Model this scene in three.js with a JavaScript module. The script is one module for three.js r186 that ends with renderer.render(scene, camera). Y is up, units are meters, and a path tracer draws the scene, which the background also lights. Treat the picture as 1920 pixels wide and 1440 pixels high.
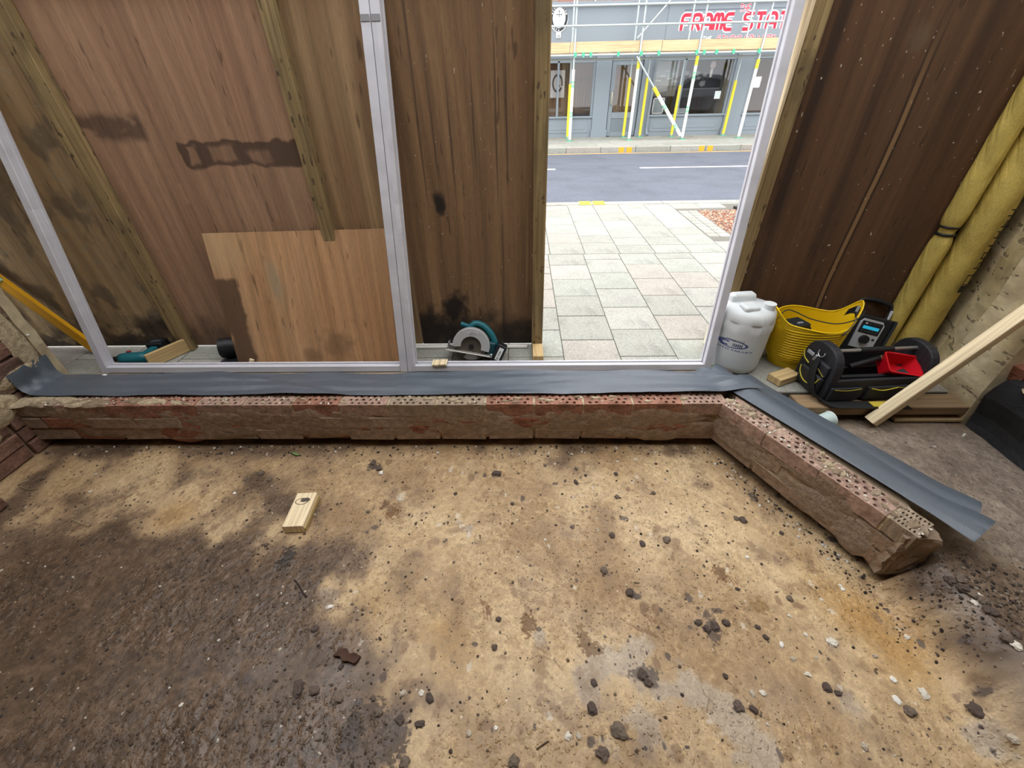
import * as THREE from 'three';
import { mergeGeometries } from 'three/addons/utils/BufferGeometryUtils.js';
import { RoundedBoxGeometry } from 'three/addons/geometries/RoundedBoxGeometry.js';
import { RectAreaLightUniformsLib } from 'three/addons/lights/RectAreaLightUniformsLib.js';

// ---------------------------------------------------------------- camera, sky, lights, exposure
const scene = new THREE.Scene();
const W = 1920, H = 1440, FOCAL = 776, RAD = Math.PI / 180;
const camera = new THREE.PerspectiveCamera(2 * Math.atan(H / 2 / FOCAL) / RAD, W / H, 0.02, 200);
camera.position.set(0, 1.45, 0);
camera.rotation.set(-36.08 * RAD, 1.72 * RAD, -1.26 * RAD, 'YXZ');
camera.updateMatrixWorld(true);
const renderer = new THREE.WebGLRenderer({ antialias: true });
renderer.toneMapping = THREE.LinearToneMapping;
renderer.toneMappingExposure = 1.0;
renderer.shadowMap.enabled = true;
RectAreaLightUniformsLib.init();
// even, bright overcast sky, a little cooler towards the zenith
const SKY_LEVEL = 3.6;
{
  const w = 64, h = 32, d = new Float32Array(w * h * 4);
  for (let j = 0; j < h; j++) for (let i = 0; i < w; i++) {
    const e = Math.max(0, (j + .5) / h * 2 - 1), k = (j * w + i) * 4, L = .8 + .4 * Math.sin(e * Math.PI / 2);
    d[k] = L * .975; d[k + 1] = L * .995; d[k + 2] = L * 1.03; d[k + 3] = 1;
  }
  const t = new THREE.DataTexture(d, w, h, THREE.RGBAFormat, THREE.FloatType);
  t.mapping = THREE.EquirectangularReflectionMapping; t.magFilter = t.minFilter = THREE.LinearFilter; t.needsUpdate = true;
  scene.background = t; scene.environment = t;
  scene.backgroundIntensity = SKY_LEVEL; scene.environmentIntensity = SKY_LEVEL;
}

// ---------------------------------------------------------------- numbers read from the photograph
const TOP = .264;        // top of the low brick wall
const PAVE = .245;       // pavement level outside
const SLAB = .16;        // level of the porch slab on the right
const HOARD = -2.03;     // inner face of the plywood hoarding
const WALLZ = -1.468;    // inner face of the low brick wall
const SHOPZ = -15;       // shopfront across the street
const CAM = camera.position, V3 = (x, y, z) => new THREE.Vector3(x, y, z);
function ray(px, py) { return V3((px - W / 2) / FOCAL, -(py - H / 2) / FOCAL, -1).applyQuaternion(camera.quaternion); }
function pxY(px, py, y) { const d = ray(px, py); return CAM.clone().addScaledVector(d, (y - CAM.y) / d.y); }
function pxZ(px, py, z) { const d = ray(px, py); return CAM.clone().addScaledVector(d, (z - CAM.z) / d.z); }

// ---------------------------------------------------------------- random numbers and noise
function rng(seed) { let s = seed >>> 0; return () => { s = (s + 0x6D2B79F5) | 0; let t = Math.imul(s ^ (s >>> 15), 1 | s); t = (t + Math.imul(t ^ (t >>> 7), 61 | t)) ^ t; return ((t ^ (t >>> 14)) >>> 0) / 4294967296; }; }
const NT = (() => { const r = rng(7), t = new Float32Array(65536); for (let i = 0; i < 65536; i++) t[i] = r(); return t; })();
function vn(x, y) {                                   // value noise 0..1
  const xi = Math.floor(x), yi = Math.floor(y), fx = x - xi, fy = y - yi;
  const u = fx * fx * (3 - 2 * fx), v = fy * fy * (3 - 2 * fy);
  const a = (yi & 255) << 8, b = ((yi + 1) & 255) << 8, c = xi & 255, e = (xi + 1) & 255;
  const p = NT[a | c], q = NT[a | e], r = NT[b | c], s = NT[b | e];
  return p + (q - p) * u + (r - p + (p - q - r + s) * u) * v;
}
function fbm(x, y, o = 4) { let s = 0, a = .5, n = 0; for (let i = 0; i < o; i++) { s += a * vn(x, y); n += a; a *= .5; x = x * 2.03 + 17.3; y = y * 2.03 + 5.7; } return s / n; }
const clamp = (x, a = 0, b = 1) => Math.min(b, Math.max(a, x));
const sstep = (a, b, x) => { const t = clamp((x - a) / (b - a)); return t * t * (3 - 2 * t); };
const lerp = (a, b, t) => a + (b - a) * t;
const mix3 = (a, b, t) => [a[0] + (b[0] - a[0]) * t, a[1] + (b[1] - a[1]) * t, a[2] + (b[2] - a[2]) * t];

// ---------------------------------------------------------------- textures and materials
function tex(w, h, fn, { srgb = true, repeat } = {}) {  // fn(u, v) -> [r, g, b] 0..255, v up
  const d = new Uint8Array(w * h * 4);
  for (let j = 0; j < h; j++) for (let i = 0; i < w; i++) {
    const c = fn((i + .5) / w, (j + .5) / h), k = (j * w + i) * 4;
    d[k] = clamp(c[0], 0, 255); d[k + 1] = clamp(c[1], 0, 255); d[k + 2] = clamp(c[2], 0, 255); d[k + 3] = 255;
  }
  const t = new THREE.DataTexture(d, w, h, THREE.RGBAFormat);
  t.colorSpace = srgb ? THREE.SRGBColorSpace : THREE.NoColorSpace;
  t.magFilter = THREE.LinearFilter; t.minFilter = THREE.LinearMipmapLinearFilter; t.generateMipmaps = true;
  t.wrapS = t.wrapT = THREE.RepeatWrapping; if (repeat) t.repeat.set(...repeat); t.needsUpdate = true;
  return t;
}
const grey = (w, h, fn, o = {}) => tex(w, h, (u, v) => { const g = fn(u, v) * 255; return [g, g, g]; }, { srgb: false, ...o });
function canvasTex(w, h, draw) {
  const c = document.createElement('canvas'); c.width = w; c.height = h; draw(c.getContext('2d'), w, h);
  const t = new THREE.CanvasTexture(c); t.colorSpace = THREE.SRGBColorSpace; return t;
}
const mat = (color, roughness = .8, o = {}) => new THREE.MeshStandardMaterial({ color, roughness, ...o });
const phys = (o) => new THREE.MeshPhysicalMaterial(o);

// ---------------------------------------------------------------- building helpers
const taken = new Map();
function numbered(name) { const n = taken.get(name) ?? 0; taken.set(name, n + 1); return n ? `${name}_${String(n).padStart(3, '0')}` : name; }
function mesh(name, geo, m, parent) { const o = new THREE.Mesh(geo, m); o.name = name; o.castShadow = o.receiveShadow = true; if (parent) parent.add(o); return o; }
function tag(o, label, category, group, kind) { o.userData.label = label; if (category) o.userData.category = category; if (group) o.userData.group = group; if (kind) o.userData.kind = kind; return o; }
function thing(name, label, category, pos = [0, 0, 0], turn = 0, group) {
  const o = new THREE.Group(); o.name = numbered(name); scene.add(o); o.position.set(...pos); o.rotation.y = turn; return tag(o, label, category, group);
}
function single(name, geo, m, label, category, group) { return tag(mesh(numbered(name), geo, m, scene), label, category, group); }
function structure(name, label, geo, m) { const o = geo ? mesh(name, geo, m, scene) : new THREE.Group(); o.name = name; if (!geo) scene.add(o); o.userData.kind = 'structure'; o.userData.label = label; return o; }
// uv in metres by the direction each face points; alongY keeps the long grain on v
function uvm(geo, s = 1, ox = 0, oy = 0) {
  const g = geo.index ? geo.toNonIndexed() : geo; g.computeVertexNormals();
  const p = g.attributes.position, uv = new Float32Array(p.count * 2), a = V3(), b = V3(), c = V3();
  for (let i = 0; i < p.count; i += 3) {
    a.fromBufferAttribute(p, i); b.fromBufferAttribute(p, i + 1); c.fromBufferAttribute(p, i + 2);
    const n = b.clone().sub(a).cross(c.clone().sub(a)), x = Math.abs(n.x), y = Math.abs(n.y), z = Math.abs(n.z);
    [a, b, c].forEach((q, k) => {
      let U, V; if (x >= y && x >= z) { U = q.z; V = q.y; } else if (y >= z) { U = q.x; V = -q.z; } else { U = q.x; V = q.y; }
      uv[(i + k) * 2] = U * s + ox; uv[(i + k) * 2 + 1] = V * s + oy;
    });
  }
  g.setAttribute('uv', new THREE.BufferAttribute(uv, 2)); return g;
}
// box with its long side on y, small chamfers, uv in metres with grain along y
function cbox(w, h, d, b = .002, s = 1, ox = 0, oy = 0) {
  b = Math.min(b, w / 3, h / 3, d / 3);
  const sh = new THREE.Shape(); const x = w / 2 - b, y = h / 2 - b;
  sh.moveTo(-x, -y); sh.lineTo(x, -y); sh.lineTo(x, y); sh.lineTo(-x, y); sh.closePath();
  const g = new THREE.ExtrudeGeometry(sh, { depth: d - 2 * b, bevelEnabled: true, bevelThickness: b, bevelSize: b, bevelSegments: 1, steps: 1 });
  g.translate(0, 0, -d / 2 + b); g.clearGroups(); return uvm(g, s, ox, oy);
}
const rbox = (w, h, d, r = .004, seg = 2) => new RoundedBoxGeometry(w, h, d, seg, r);
function place(g, x = 0, y = 0, z = 0, rx = 0, ry = 0, rz = 0) { const m = new THREE.Matrix4().makeRotationFromEuler(new THREE.Euler(rx, ry, rz, 'YXZ')).setPosition(x, y, z); g.applyMatrix4(m); return g; }
function tube(pts, r, seg = 24, rad = 8, closed = false) { return new THREE.TubeGeometry(new THREE.CatmullRomCurve3(pts.map((p) => p.isVector3 ? p : V3(...p)), closed, 'centripetal'), seg, r, rad, closed); }
const lathe = (pts, seg = 40) => new THREE.LatheGeometry(pts.map((p) => new THREE.Vector2(...p)), seg);
function cyl(r0, r1, a, b, seg = 16) { // cylinder from point a (radius r0) to b (radius r1)
  const A = V3(...a), B = V3(...b), d = B.clone().sub(A), g = new THREE.CylinderGeometry(r1, r0, d.length(), seg);
  g.applyQuaternion(new THREE.Quaternion().setFromUnitVectors(V3(0, 1, 0), d.clone().normalize())); g.translate((A.x + B.x) / 2, (A.y + B.y) / 2, (A.z + B.z) / 2); return g;
}
function merge(list) { return mergeGeometries(list.map((g) => { const n = g.index ? g.toNonIndexed() : g.clone(); for (const k of Object.keys(n.attributes)) if (!['position', 'normal', 'uv'].includes(k)) n.deleteAttribute(k); n.clearGroups(); return n; })); }
// closed thin sheet from fn(u, v) -> Vector3; uv = (u*su, v*sv)
function sheet(fn, nu, nv, th, su = 1, sv = 1) {
  const pos = [], uv = [], idx = [], P = [];
  for (let j = 0; j <= nv; j++) for (let i = 0; i <= nu; i++) P.push(fn(i / nu, j / nv));
  const at = (i, j) => P[clamp(j, 0, nv) * (nu + 1) + clamp(i, 0, nu)];
  const N = P.map((p, k) => { const i = k % (nu + 1), j = (k / (nu + 1)) | 0; return at(i + 1, j).clone().sub(at(i - 1, j)).cross(at(i, j + 1).clone().sub(at(i, j - 1))).normalize(); });
  for (const s of [1, -1]) P.forEach((p, k) => { const i = k % (nu + 1), j = (k / (nu + 1)) | 0; pos.push(p.x + N[k].x * th / 2 * s, p.y + N[k].y * th / 2 * s, p.z + N[k].z * th / 2 * s); uv.push(i / nu * su, j / nv * sv); });
  const n = P.length, q = (a, b, c, d) => idx.push(a, b, c, a, c, d), id = (i, j) => j * (nu + 1) + i;
  for (let j = 0; j < nv; j++) for (let i = 0; i < nu; i++) { const a = id(i, j), b = id(i + 1, j), c = id(i + 1, j + 1), d = id(i, j + 1); q(a, b, c, d); q(n + d, n + c, n + b, n + a); }
  for (let i = 0; i < nu; i++) { q(n + id(i, 0), n + id(i + 1, 0), id(i + 1, 0), id(i, 0)); q(id(i, nv), id(i + 1, nv), n + id(i + 1, nv), n + id(i, nv)); }
  for (let j = 0; j < nv; j++) { q(id(0, j), id(0, j + 1), n + id(0, j + 1), n + id(0, j)); q(n + id(nu, j), n + id(nu, j + 1), id(nu, j + 1), id(nu, j)); }
  const g = new THREE.BufferGeometry(); g.setAttribute('position', new THREE.Float32BufferAttribute(pos, 3)); g.setAttribute('uv', new THREE.Float32BufferAttribute(uv, 2)); g.setIndex(idx); g.computeVertexNormals(); return g;
}
function lump(seed, detail = 1, rough = .35) { // broken crumb of unit size
  const g = new THREE.IcosahedronGeometry(1, detail), p = g.attributes.position, r = rng(seed), o = [r() * 50, r() * 50];
  for (let i = 0; i < p.count; i++) { const x = p.getX(i), y = p.getY(i), z = p.getZ(i), k = 1 - rough / 2 + rough * (vn(x * 1.7 + o[0] + z, y * 1.7 + o[1] - z) + vn(x * 4 + o[1], z * 4 + y * 4 + o[0]) - .5); p.setXYZ(i, x * k, y * k, z * k); }
  g.computeVertexNormals(); return g;
}
function roughen(g, amp, freq, seed = 0) { // push vertices about, the same way for vertices at one spot
  const p = g.attributes.position;
  for (let i = 0; i < p.count; i++) { const x = p.getX(i), y = p.getY(i), z = p.getZ(i); p.setXYZ(i, x + amp * (vn(y * freq + seed, z * freq + 3) - .5), y + amp * (vn(x * freq + seed + 9, z * freq + 5) - .5), z + amp * (vn(x * freq + seed + 21, y * freq + 7) - .5)); }
  g.computeVertexNormals(); return g;
}
// ---------------------------------------------------------------- shared textures
const fold = (t) => 1 - Math.abs(2 * t - 1);                      // mirrored halves, so that repeats meet
const timberMap = tex(512, 1024, (u, v) => {                    // 1 m x 2 m of sawn softwood, grain on v
  const x = fold(u) * .5, y = fold(v), w = .012 * fbm(x * 9, y * 2.2, 3), g = fbm((x + w) * 130, y * 2.4, 4), r = .5 + .5 * Math.sin((x + w * 3) * 420 + 5 * fbm(x * 6, y * 1.1, 2));
  const k = .92 + .2 * (g - .5) * 1.4 + .045 * (r - .5) + .1 * (fbm(x * 8 + 9, y * 3, 3) - .5); return [255 * k, 250 * k * (.97 + .05 * g), 240 * k * (.94 + .08 * g)];
});
const timberOld = tex(512, 1024, (u, v) => {                    // weathered, dirt in the grain, mildew flecks
  const x = fold(u) * .5, y = fold(v), w = .015 * fbm(x * 9, y * 2.2, 3), g = fbm((x + w) * 110, y * 2.6, 4), d = fbm(x * 14 + 3, y * 5, 4), f = sstep(.72, .82, fbm(x * 60, y * 26 + 9, 3));
  let c = mix3([172, 150, 104], [118, 96, 62], clamp(g * 1.5 - .25)); c = mix3(c, [96, 82, 56], .6 * sstep(.45, .75, d)); return mix3(c, [58, 46, 32], .7 * f);
});
timberMap.repeat.set(1, .5); timberOld.repeat.set(1, .5);
const timberWhite = mat(0xffefcf, .72, { map: timberMap, bumpMap: timberMap, bumpScale: .0006 });
const timberPale = mat(0xd8bd8c, .78, { map: timberMap, bumpMap: timberMap, bumpScale: .0006 });
const timberGrey = mat(0xb9a27e, .85, { map: timberMap, bumpMap: timberMap, bumpScale: .0006 });
const timberStud = mat(0xffffff, .85, { map: timberOld, bumpMap: timberOld, bumpScale: .0008 });

// ---------------------------------------------------------------- floor: worn screed, damp dirt over it on the left, porch slab on the right
const FX0 = -2.7, FX1 = 2.5, FZ0 = -1.72, FZ1 = .7;
const wallDir = V3(.35, 0, .68).normalize(), wallIn = V3(.9, 0, -1.47), wallEnd = V3(1.25, 0, -.79), wallNor = V3(wallDir.z, 0, -wallDir.x); // return wall: inner face line
function slabEdge(x, z) {                                        // signed distance past the porch slab's edge
  if (z < -.78) return (x - wallIn.x) * wallNor.x + (z - wallIn.z) * wallNor.z - .1;
  return (x - (1.335 + .06 * (z + .78))) * .98 + .05 * (fbm(z * 9, 3.3, 3) - .5);
}
function floorH(x, z) {
  const n = (fbm(x * 5, z * 5, 4) - .5) * .012 + (fbm(x * 26 + 8, z * 26, 3) - .5) * .005, e = slabEdge(x, z);
  const ramp = z < -.78 ? sstep(-.02, .02, e) : sstep(-.13, .03, e + .02 * (fbm(x * 30, z * 30, 3) - .5));
  return n * (1 - .5 * ramp) + SLAB * ramp - .004;
}
const at0 = (px, py) => pxY(px, py, 0);
const spread = (list) => list.map(([px, py, r, w]) => { const p = at0(px, py); return [p.x, p.z, r, w]; });
const dirtSpots = spread([[0, 1440, .5, 1.3], [250, 1400, .38, 1.2], [480, 1400, .26, 1.1], [100, 1150, .3, 1], [300, 1250, .3, 1.1], [540, 1260, .18, .8], [190, 1030, .16, .8], [0, 1000, .18, .7], [640, 1400, .1, 1.1], [705, 1390, .06, .8], [610, 1300, .09, .6], [230, 1120, .16, .6], [430, 1160, .14, .7], [545, 1085, .1, .7], [640, 1030, .07, .55], [690, 1050, .05, .5], [60, 900, .1, .5], [490, 895, .05, .6], [520, 935, .05, .4], [430, 1060, .08, .5], [1740, 1110, .11, 1.2], [1830, 1160, .14, 1], [1880, 1260, .12, .6], [1600, 1040, .04, .6], [1040, 860, .06, .5], [1250, 850, .05, .4], [330, 1090, .12, .4], [280, 900, .45, .32], [520, 870, .3, .22], [130, 850, .22, .4], [560, 960, .16, .3], [780, 1090, .12, .25],
  [110, 890, .08, -.5], [330, 965, .12, -.9], [290, 870, .12, -.5], [232, 1130, .05, -.9], [250, 1150, .04, -.6], [620, 1090, .05, -.4], [80, 960, .06, -.7], [400, 1000, .07, -.5], [1640, 1180, .12, -.5]]);
const greySpots = spread([[1180, 1240, .05, 1], [1130, 1230, .06, .8], [1210, 1360, .08, 1], [1130, 1400, .05, .7], [1300, 1290, .06, 1], [1360, 1330, .06, .9], [1420, 1400, .08, .8], [1240, 1290, .03, .5], [1200, 1210, .04, .9], [610, 1120, .05, .9], [575, 1090, .05, .7], [880, 990, .02, .9], [860, 975, .015, .8], [750, 930, .02, .9], [1080, 930, .04, .6], [1010, 1190, .03, .7], [1100, 1280, .06, .8], [1600, 1330, .05, .6], [1860, 1400, .08, .8], [1560, 1200, .05, .5], [1290, 980, .08, .4]]);
const gold = spread([[1590, 1140, .1, 1], [1680, 1190, .1, .9], [1470, 880, .1, .8], [1400, 850, .08, .6], [330, 960, .1, .7], [700, 1130, .12, .5], [830, 1180, .08, .6], [1500, 1050, .1, .5], [1720, 1270, .12, .6], [230, 1130, .05, .6], [850, 1250, .1, .5], [1150, 870, .15, .4], [600, 1060, .05, .4]]);
const field = (L, x, z) => { let s = 0; for (const [a, b, r, w] of L) { const d = ((x - a) ** 2 + (z - b) ** 2) / (r * r); if (d < 6) s += w * Math.exp(-d); } return s; };
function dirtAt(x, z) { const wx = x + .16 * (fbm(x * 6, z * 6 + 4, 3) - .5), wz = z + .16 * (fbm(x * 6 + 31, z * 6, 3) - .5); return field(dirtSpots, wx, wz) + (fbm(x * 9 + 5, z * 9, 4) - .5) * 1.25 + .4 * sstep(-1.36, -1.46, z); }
const FW = 2048, FH = 1024;
const floorMap = (() => {
  const t = tex(FW, FH, (u, v) => {
    const x = lerp(FX0, FX1, u), z = lerp(FZ1, FZ0, v);
    const e = slabEdge(x, z), n1 = fbm(x * 4, z * 4, 4), n2 = fbm(x * 17 + 7, z * 17, 4), n3 = fbm(x * 70, z * 70, 3), sp = vn(x * 420, z * 420);
    const ang = Math.atan2(z + .2, x + .1), rr = Math.hypot(z + .2, x + .1), sw = fbm(rr * 90, ang * 6, 3);       // trowel sweeps
    let c = mix3([162, 131, 92], [220, 192, 148], clamp(n1 * 1.5 - .25 + (n2 - .5) * .9 + (n3 - .5) * .5));
    c = mix3(c, [180, 134, 70], .7 * clamp(field(gold, x, z) * 1.1 + (n2 - .5) * .8 - .25));
    c = mix3(c, [116, 86, 56], .5 * sstep(.54, .76, n2 * .6 + n3 * .25 + sw * .2));
    c = mix3(c, [214, 184, 140], .35 * sstep(.55, .75, sw * .6 + n3 * .4));
    const g = clamp(field(greySpots, x, z) * 1.4 + (n2 - .5) * 1.6 - .45); c = mix3(c, [184, 168, 148], .75 * sstep(.1, .6, g + (n3 - .5) * .5));
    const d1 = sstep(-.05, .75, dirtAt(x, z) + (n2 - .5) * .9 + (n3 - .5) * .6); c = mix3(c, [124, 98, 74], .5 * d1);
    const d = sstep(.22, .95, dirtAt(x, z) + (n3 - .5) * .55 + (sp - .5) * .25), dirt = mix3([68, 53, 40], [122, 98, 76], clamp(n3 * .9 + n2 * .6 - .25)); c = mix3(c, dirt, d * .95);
    const s = sstep(-.1, .02, e), slab = mix3([108, 94, 82], [168, 152, 134], clamp(n2 * .9 + n3 * .5 - .2)); c = mix3(c, slab, s * (1 - .8 * d));
    const k = .86 + .26 * sp * (.3 + .9 * n3); return [c[0] * k, c[1] * k, c[2] * k];
  });
  const D = t.image.data, r = rng(91);
  const stamp = (x, z, rad, col, a, rag = .5) => {              // a spot with a ragged outline
    const ci = (x - FX0) / (FX1 - FX0) * FW, cj = (FZ1 - z) / (FZ1 - FZ0) * FH, R = rad / (FX1 - FX0) * FW, Rj = rad / (FZ1 - FZ0) * FH, o = r() * 99, st = .7 + .8 * r();
    for (let j = Math.floor(cj - Rj * 2); j <= cj + Rj * 2; j++) for (let i = Math.floor(ci - R * 2); i <= ci + R * 2; i++) {
      if (i < 0 || j < 0 || i >= FW || j >= FH) continue;
      const q = Math.hypot((i - ci) / R * st, (j - cj) / Rj / st) + rag * (fbm(i * .35 + o, j * .35, 2) - .5) * 1.6, w = a * sstep(1.1, .75, q); if (w <= 0) continue;
      const k = (j * FW + i) * 4; for (let m = 0; m < 3; m++) D[k + m] = D[k + m] * (1 - w) + col[m] * w;
    }
  };
  for (let i = 0; i < 1500; i++) stamp(lerp(-2.4, 2.2, r()), lerp(-1.48, .35, r()), .0015 + .004 * r() ** 3, [52, 40, 34], .85);
  for (let i = 0; i < 160; i++) stamp(lerp(-2.2, 1.6, r()), lerp(-1.45, .35, r()), .006 + .014 * r() ** 2, [112, 84, 58], .5);
  for (let i = 0; i < 90; i++) stamp(lerp(-1.2, 1.4, r()), lerp(-1.45, .35, r()), .005 + .01 * r() ** 2, [70, 58, 52], .7);
  for (let i = 0; i < 600; i++) stamp(lerp(-2.4, 2, r()), lerp(-1.5, .35, r()), .0008 + .0026 * r() ** 4, [226, 220, 208], .85, .3);
  for (let i = 0; i < 60; i++) stamp(lerp(-.6, 1.9, r()), lerp(-1.4, .1, r()), .004 + .008 * r(), [216, 208, 196], .55, .9);
  for (const [px, py, rm, col] of [[858, 965, .012, [212, 196, 172]], [866, 985, .012, [212, 196, 172]], [878, 1003, .012, [206, 190, 170]], [752, 930, .02, [204, 186, 160]], [1422, 1135, .028, [138, 110, 66]], [1335, 1178, .035, [84, 68, 54]], [1205, 1262, .03, [88, 74, 60]], [1225, 1275, .02, [88, 74, 60]], [720, 945, .02, [98, 70, 44]], [735, 958, .03, [112, 80, 48]], [1095, 1200, .03, [116, 86, 52]], [1110, 1215, .025, [116, 86, 52]], [930, 888, .02, [60, 46, 38]], [990, 1170, .03, [112, 82, 50]], [700, 875, .025, [60, 50, 46]], [618, 1137, .01, [228, 226, 226]], [1410, 930, .02, [70, 60, 52]], [1350, 1075, .03, [112, 82, 52]], [905, 1130, .012, [120, 84, 52]], [915, 1145, .012, [120, 84, 52]], [540, 1040, .03, [46, 38, 34]], [530, 1055, .03, [50, 42, 36]], [655, 1375, .04, [58, 45, 35]], [735, 1390, .05, [70, 55, 42]], [700, 1330, .03, [70, 55, 42]]]) { const p = at0(px, py); stamp(p.x, p.z, rm, col, .8, 1); }
  // scuff marks: short parallel scratches, and hairline cracks in the screed
  const line = (pts, wd, col, a) => { for (let i = 0; i < pts.length - 1; i++) for (let k = 0; k <= 14; k++) { const f = k / 14; stamp(lerp(pts[i][0], pts[i + 1][0], f), lerp(pts[i][1], pts[i + 1][1], f), wd, col, a, .4); } };
  for (const [px, py, n, a] of [[1350, 1075, 5, .3], [905, 1140, 3, .2], [1180, 1170, 6, .9], [1205, 1150, 5, .7]]) { const p = at0(px, py); for (let i = 0; i < n; i++) { const x = p.x + i * .012, z = p.z + .004 * i; line([[x, z], [x + .035 * Math.sin(a), z + .035 * Math.cos(a)]], .0022, [116, 80, 48], .5); } }
  for (const poly of [[[1280, 1245], [1310, 1255], [1320, 1300], [1345, 1325], [1362, 1275], [1385, 1295], [1430, 1345], [1490, 1368]], [[1330, 1310], [1325, 1335], [1345, 1325]], [[985, 1240], [1010, 1228], [1040, 1240], [1055, 1258]], [[1250, 1255], [1282, 1245]]]) line(poly.map(([a, b]) => { const p = at0(a, b); return [p.x, p.z]; }), .0013, [92, 70, 48], .7);
  return t;
})();
const floorBump = grey(1024, 1024, (u, v) => { const x = u * 1.2, y = v * 1.2, e = (q) => Math.min(1, Math.min(q, 1 - q) * 12); return .5 + (.55 * (fbm(x * 60, y * 60, 4) - .5) + .5 * (sstep(.68, .8, fbm(x * 120 + 4, y * 120, 2))) * .5) * e(u) * e(v); });
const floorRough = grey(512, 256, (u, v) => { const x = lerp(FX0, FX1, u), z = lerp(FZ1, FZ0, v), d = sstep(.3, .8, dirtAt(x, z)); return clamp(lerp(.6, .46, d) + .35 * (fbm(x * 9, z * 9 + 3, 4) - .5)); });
{
  const nx = 520, nz = 242, pos = [], uv = [], idx = [];
  for (let j = 0; j <= nz; j++) for (let i = 0; i <= nx; i++) { const x = lerp(FX0, FX1, i / nx), z = lerp(FZ1, FZ0, j / nz); pos.push(x, floorH(x, z), z); uv.push(i / nx, j / nz); }
  for (let j = 0; j < nz; j++) for (let i = 0; i < nx; i++) { const a = j * (nx + 1) + i, b = a + 1, c = a + nx + 1, d = c + 1; idx.push(a, b, d, a, d, c); }
  const g = new THREE.BufferGeometry(); g.setAttribute('position', new THREE.Float32BufferAttribute(pos, 3)); g.setAttribute('uv', new THREE.Float32BufferAttribute(uv, 2)); g.setIndex(idx); g.computeVertexNormals();
  floorBump.repeat.set(4.33, 2.02);
  const fl = structure('floor', 'ochre screed floor with dark damp dirt and scattered grit', g, mat(0xffffff, 1, { map: floorMap, bumpMap: floorBump, bumpScale: .009, roughnessMap: floorRough }));
  const base = mesh('sub_base', new THREE.BoxGeometry(6.2, .3, 6.2).translate(0, -.22, 1.35), mat(0x5c4c40, .9), fl);
  base.userData.label = 'bare brown ground under the screed';
}

// ---------------------------------------------------------------- room shell (mostly behind the camera)
const plasterMap = tex(512, 512, (u, v) => { const n = fbm(u * 7, v * 7, 5), m = fbm(u * 30 + 4, v * 30, 3), s = sstep(.66, .8, fbm(u * 12 + 40, v * 20, 4)); let c = mix3([150, 132, 104], [196, 180, 148], clamp(n * 1.6 - .3)); c = mix3(c, [92, 80, 62], .55 * s); const k = .88 + .24 * m; return [c[0] * k, c[1] * k, c[2] * k]; });
const plaster = mat(0xffffff, .92, { map: plasterMap, bumpMap: plasterMap, bumpScale: .006 });
const ROOFZ = -.42;                                              // ceiling edge; the unseen opening before it is added to let daylight in
structure('ceiling', 'plain ceiling over the back of the room', new THREE.BoxGeometry(6.2, .2, 4.9).translate(0, 3.1, ROOFZ + 2.45), mat(0xb8aea0, .9));
structure('wall_back', 'plain plastered rear wall', uvm(new THREE.BoxGeometry(6.2, 3.2, .2).translate(0, 1.4, 4.5)), plaster);
const brickTones = [[0x8c6c5e, .9], [0x806558, .9], [0x987868, .9], [0x786056, .9], [0x8c7866, .9], [0x9c8e80, .9]];
const brickMap = tex(256, 256, (u, v) => { const n = fbm(u * 9, v * 9, 4), m = fbm(u * 34, v * 34, 3), s = sstep(.58, .72, fbm(u * 6 + 12, v * 6, 4)); let c = mix3([190, 180, 172], [255, 244, 236], clamp(n * 1.5 - .2)); c = mix3(c, [150, 136, 120], .6 * s); const k = .82 + .3 * m; return [c[0] * k, c[1] * k, c[2] * k]; });
const brickMats = brickTones.map(([c, r]) => mat(c, r, { map: brickMap, bumpMap: brickMap, bumpScale: .004 }));
const mortarMap = tex(256, 256, (u, v) => { const n = fbm(u * 14, v * 14, 5), m = fbm(u * 60, v * 60, 2); const k = .7 + .35 * n + .15 * (m - .5); return [255 * k, 248 * k, 236 * k]; });
const mortar = mat(0x9c8b76, .95, { map: mortarMap, bumpMap: mortarMap, bumpScale: .005 });
const mortarPale = mat(0xc6b89e, .95, { map: mortarMap, bumpMap: mortarMap, bumpScale: .006 });
const brickGeo = [0, 1, 2].map((k) => roughen(cbox(.215, .065, .1, .004, 3, k * .31, k * .17), .006, 18, k * 13));
function patch(w, h, seed, th = .008) {                          // a smear of mortar or plaster: ragged, domed, thin at the rim; lies in xy, proud on z
  const n = 22, pos = [0, 0, th], idx = [], uv = [0, 0], rings = 5;
  for (let q = 1; q <= rings; q++) for (let i = 0; i < n; i++) { const a = i / n * Math.PI * 2, rg = .72 + .55 * vn(Math.cos(a) * 2.2 + seed, Math.sin(a) * 2.2 + seed * 1.7), f = q / rings, x = Math.cos(a) * w / 2 * rg * f, y = Math.sin(a) * h / 2 * rg * f; pos.push(x, y, q === rings ? -.004 : th * (1 - f * f * .6) * (.6 + .8 * vn(x * 90 + seed, y * 90))); uv.push(x * 4, y * 4); }
  for (let i = 0; i < n; i++) { idx.push(0, 1 + i, 1 + (i + 1) % n); for (let q = 1; q < rings; q++) { const a = 1 + (q - 1) * n + i, b = 1 + (q - 1) * n + (i + 1) % n; idx.push(a, a + n, b + n, a, b + n, b); } }
  const g = new THREE.BufferGeometry(); g.setAttribute('position', new THREE.Float32BufferAttribute(pos, 3)); g.setAttribute('uv', new THREE.Float32BufferAttribute(uv, 2)); g.setIndex(idx); g.computeVertexNormals(); return g;
}
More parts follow.
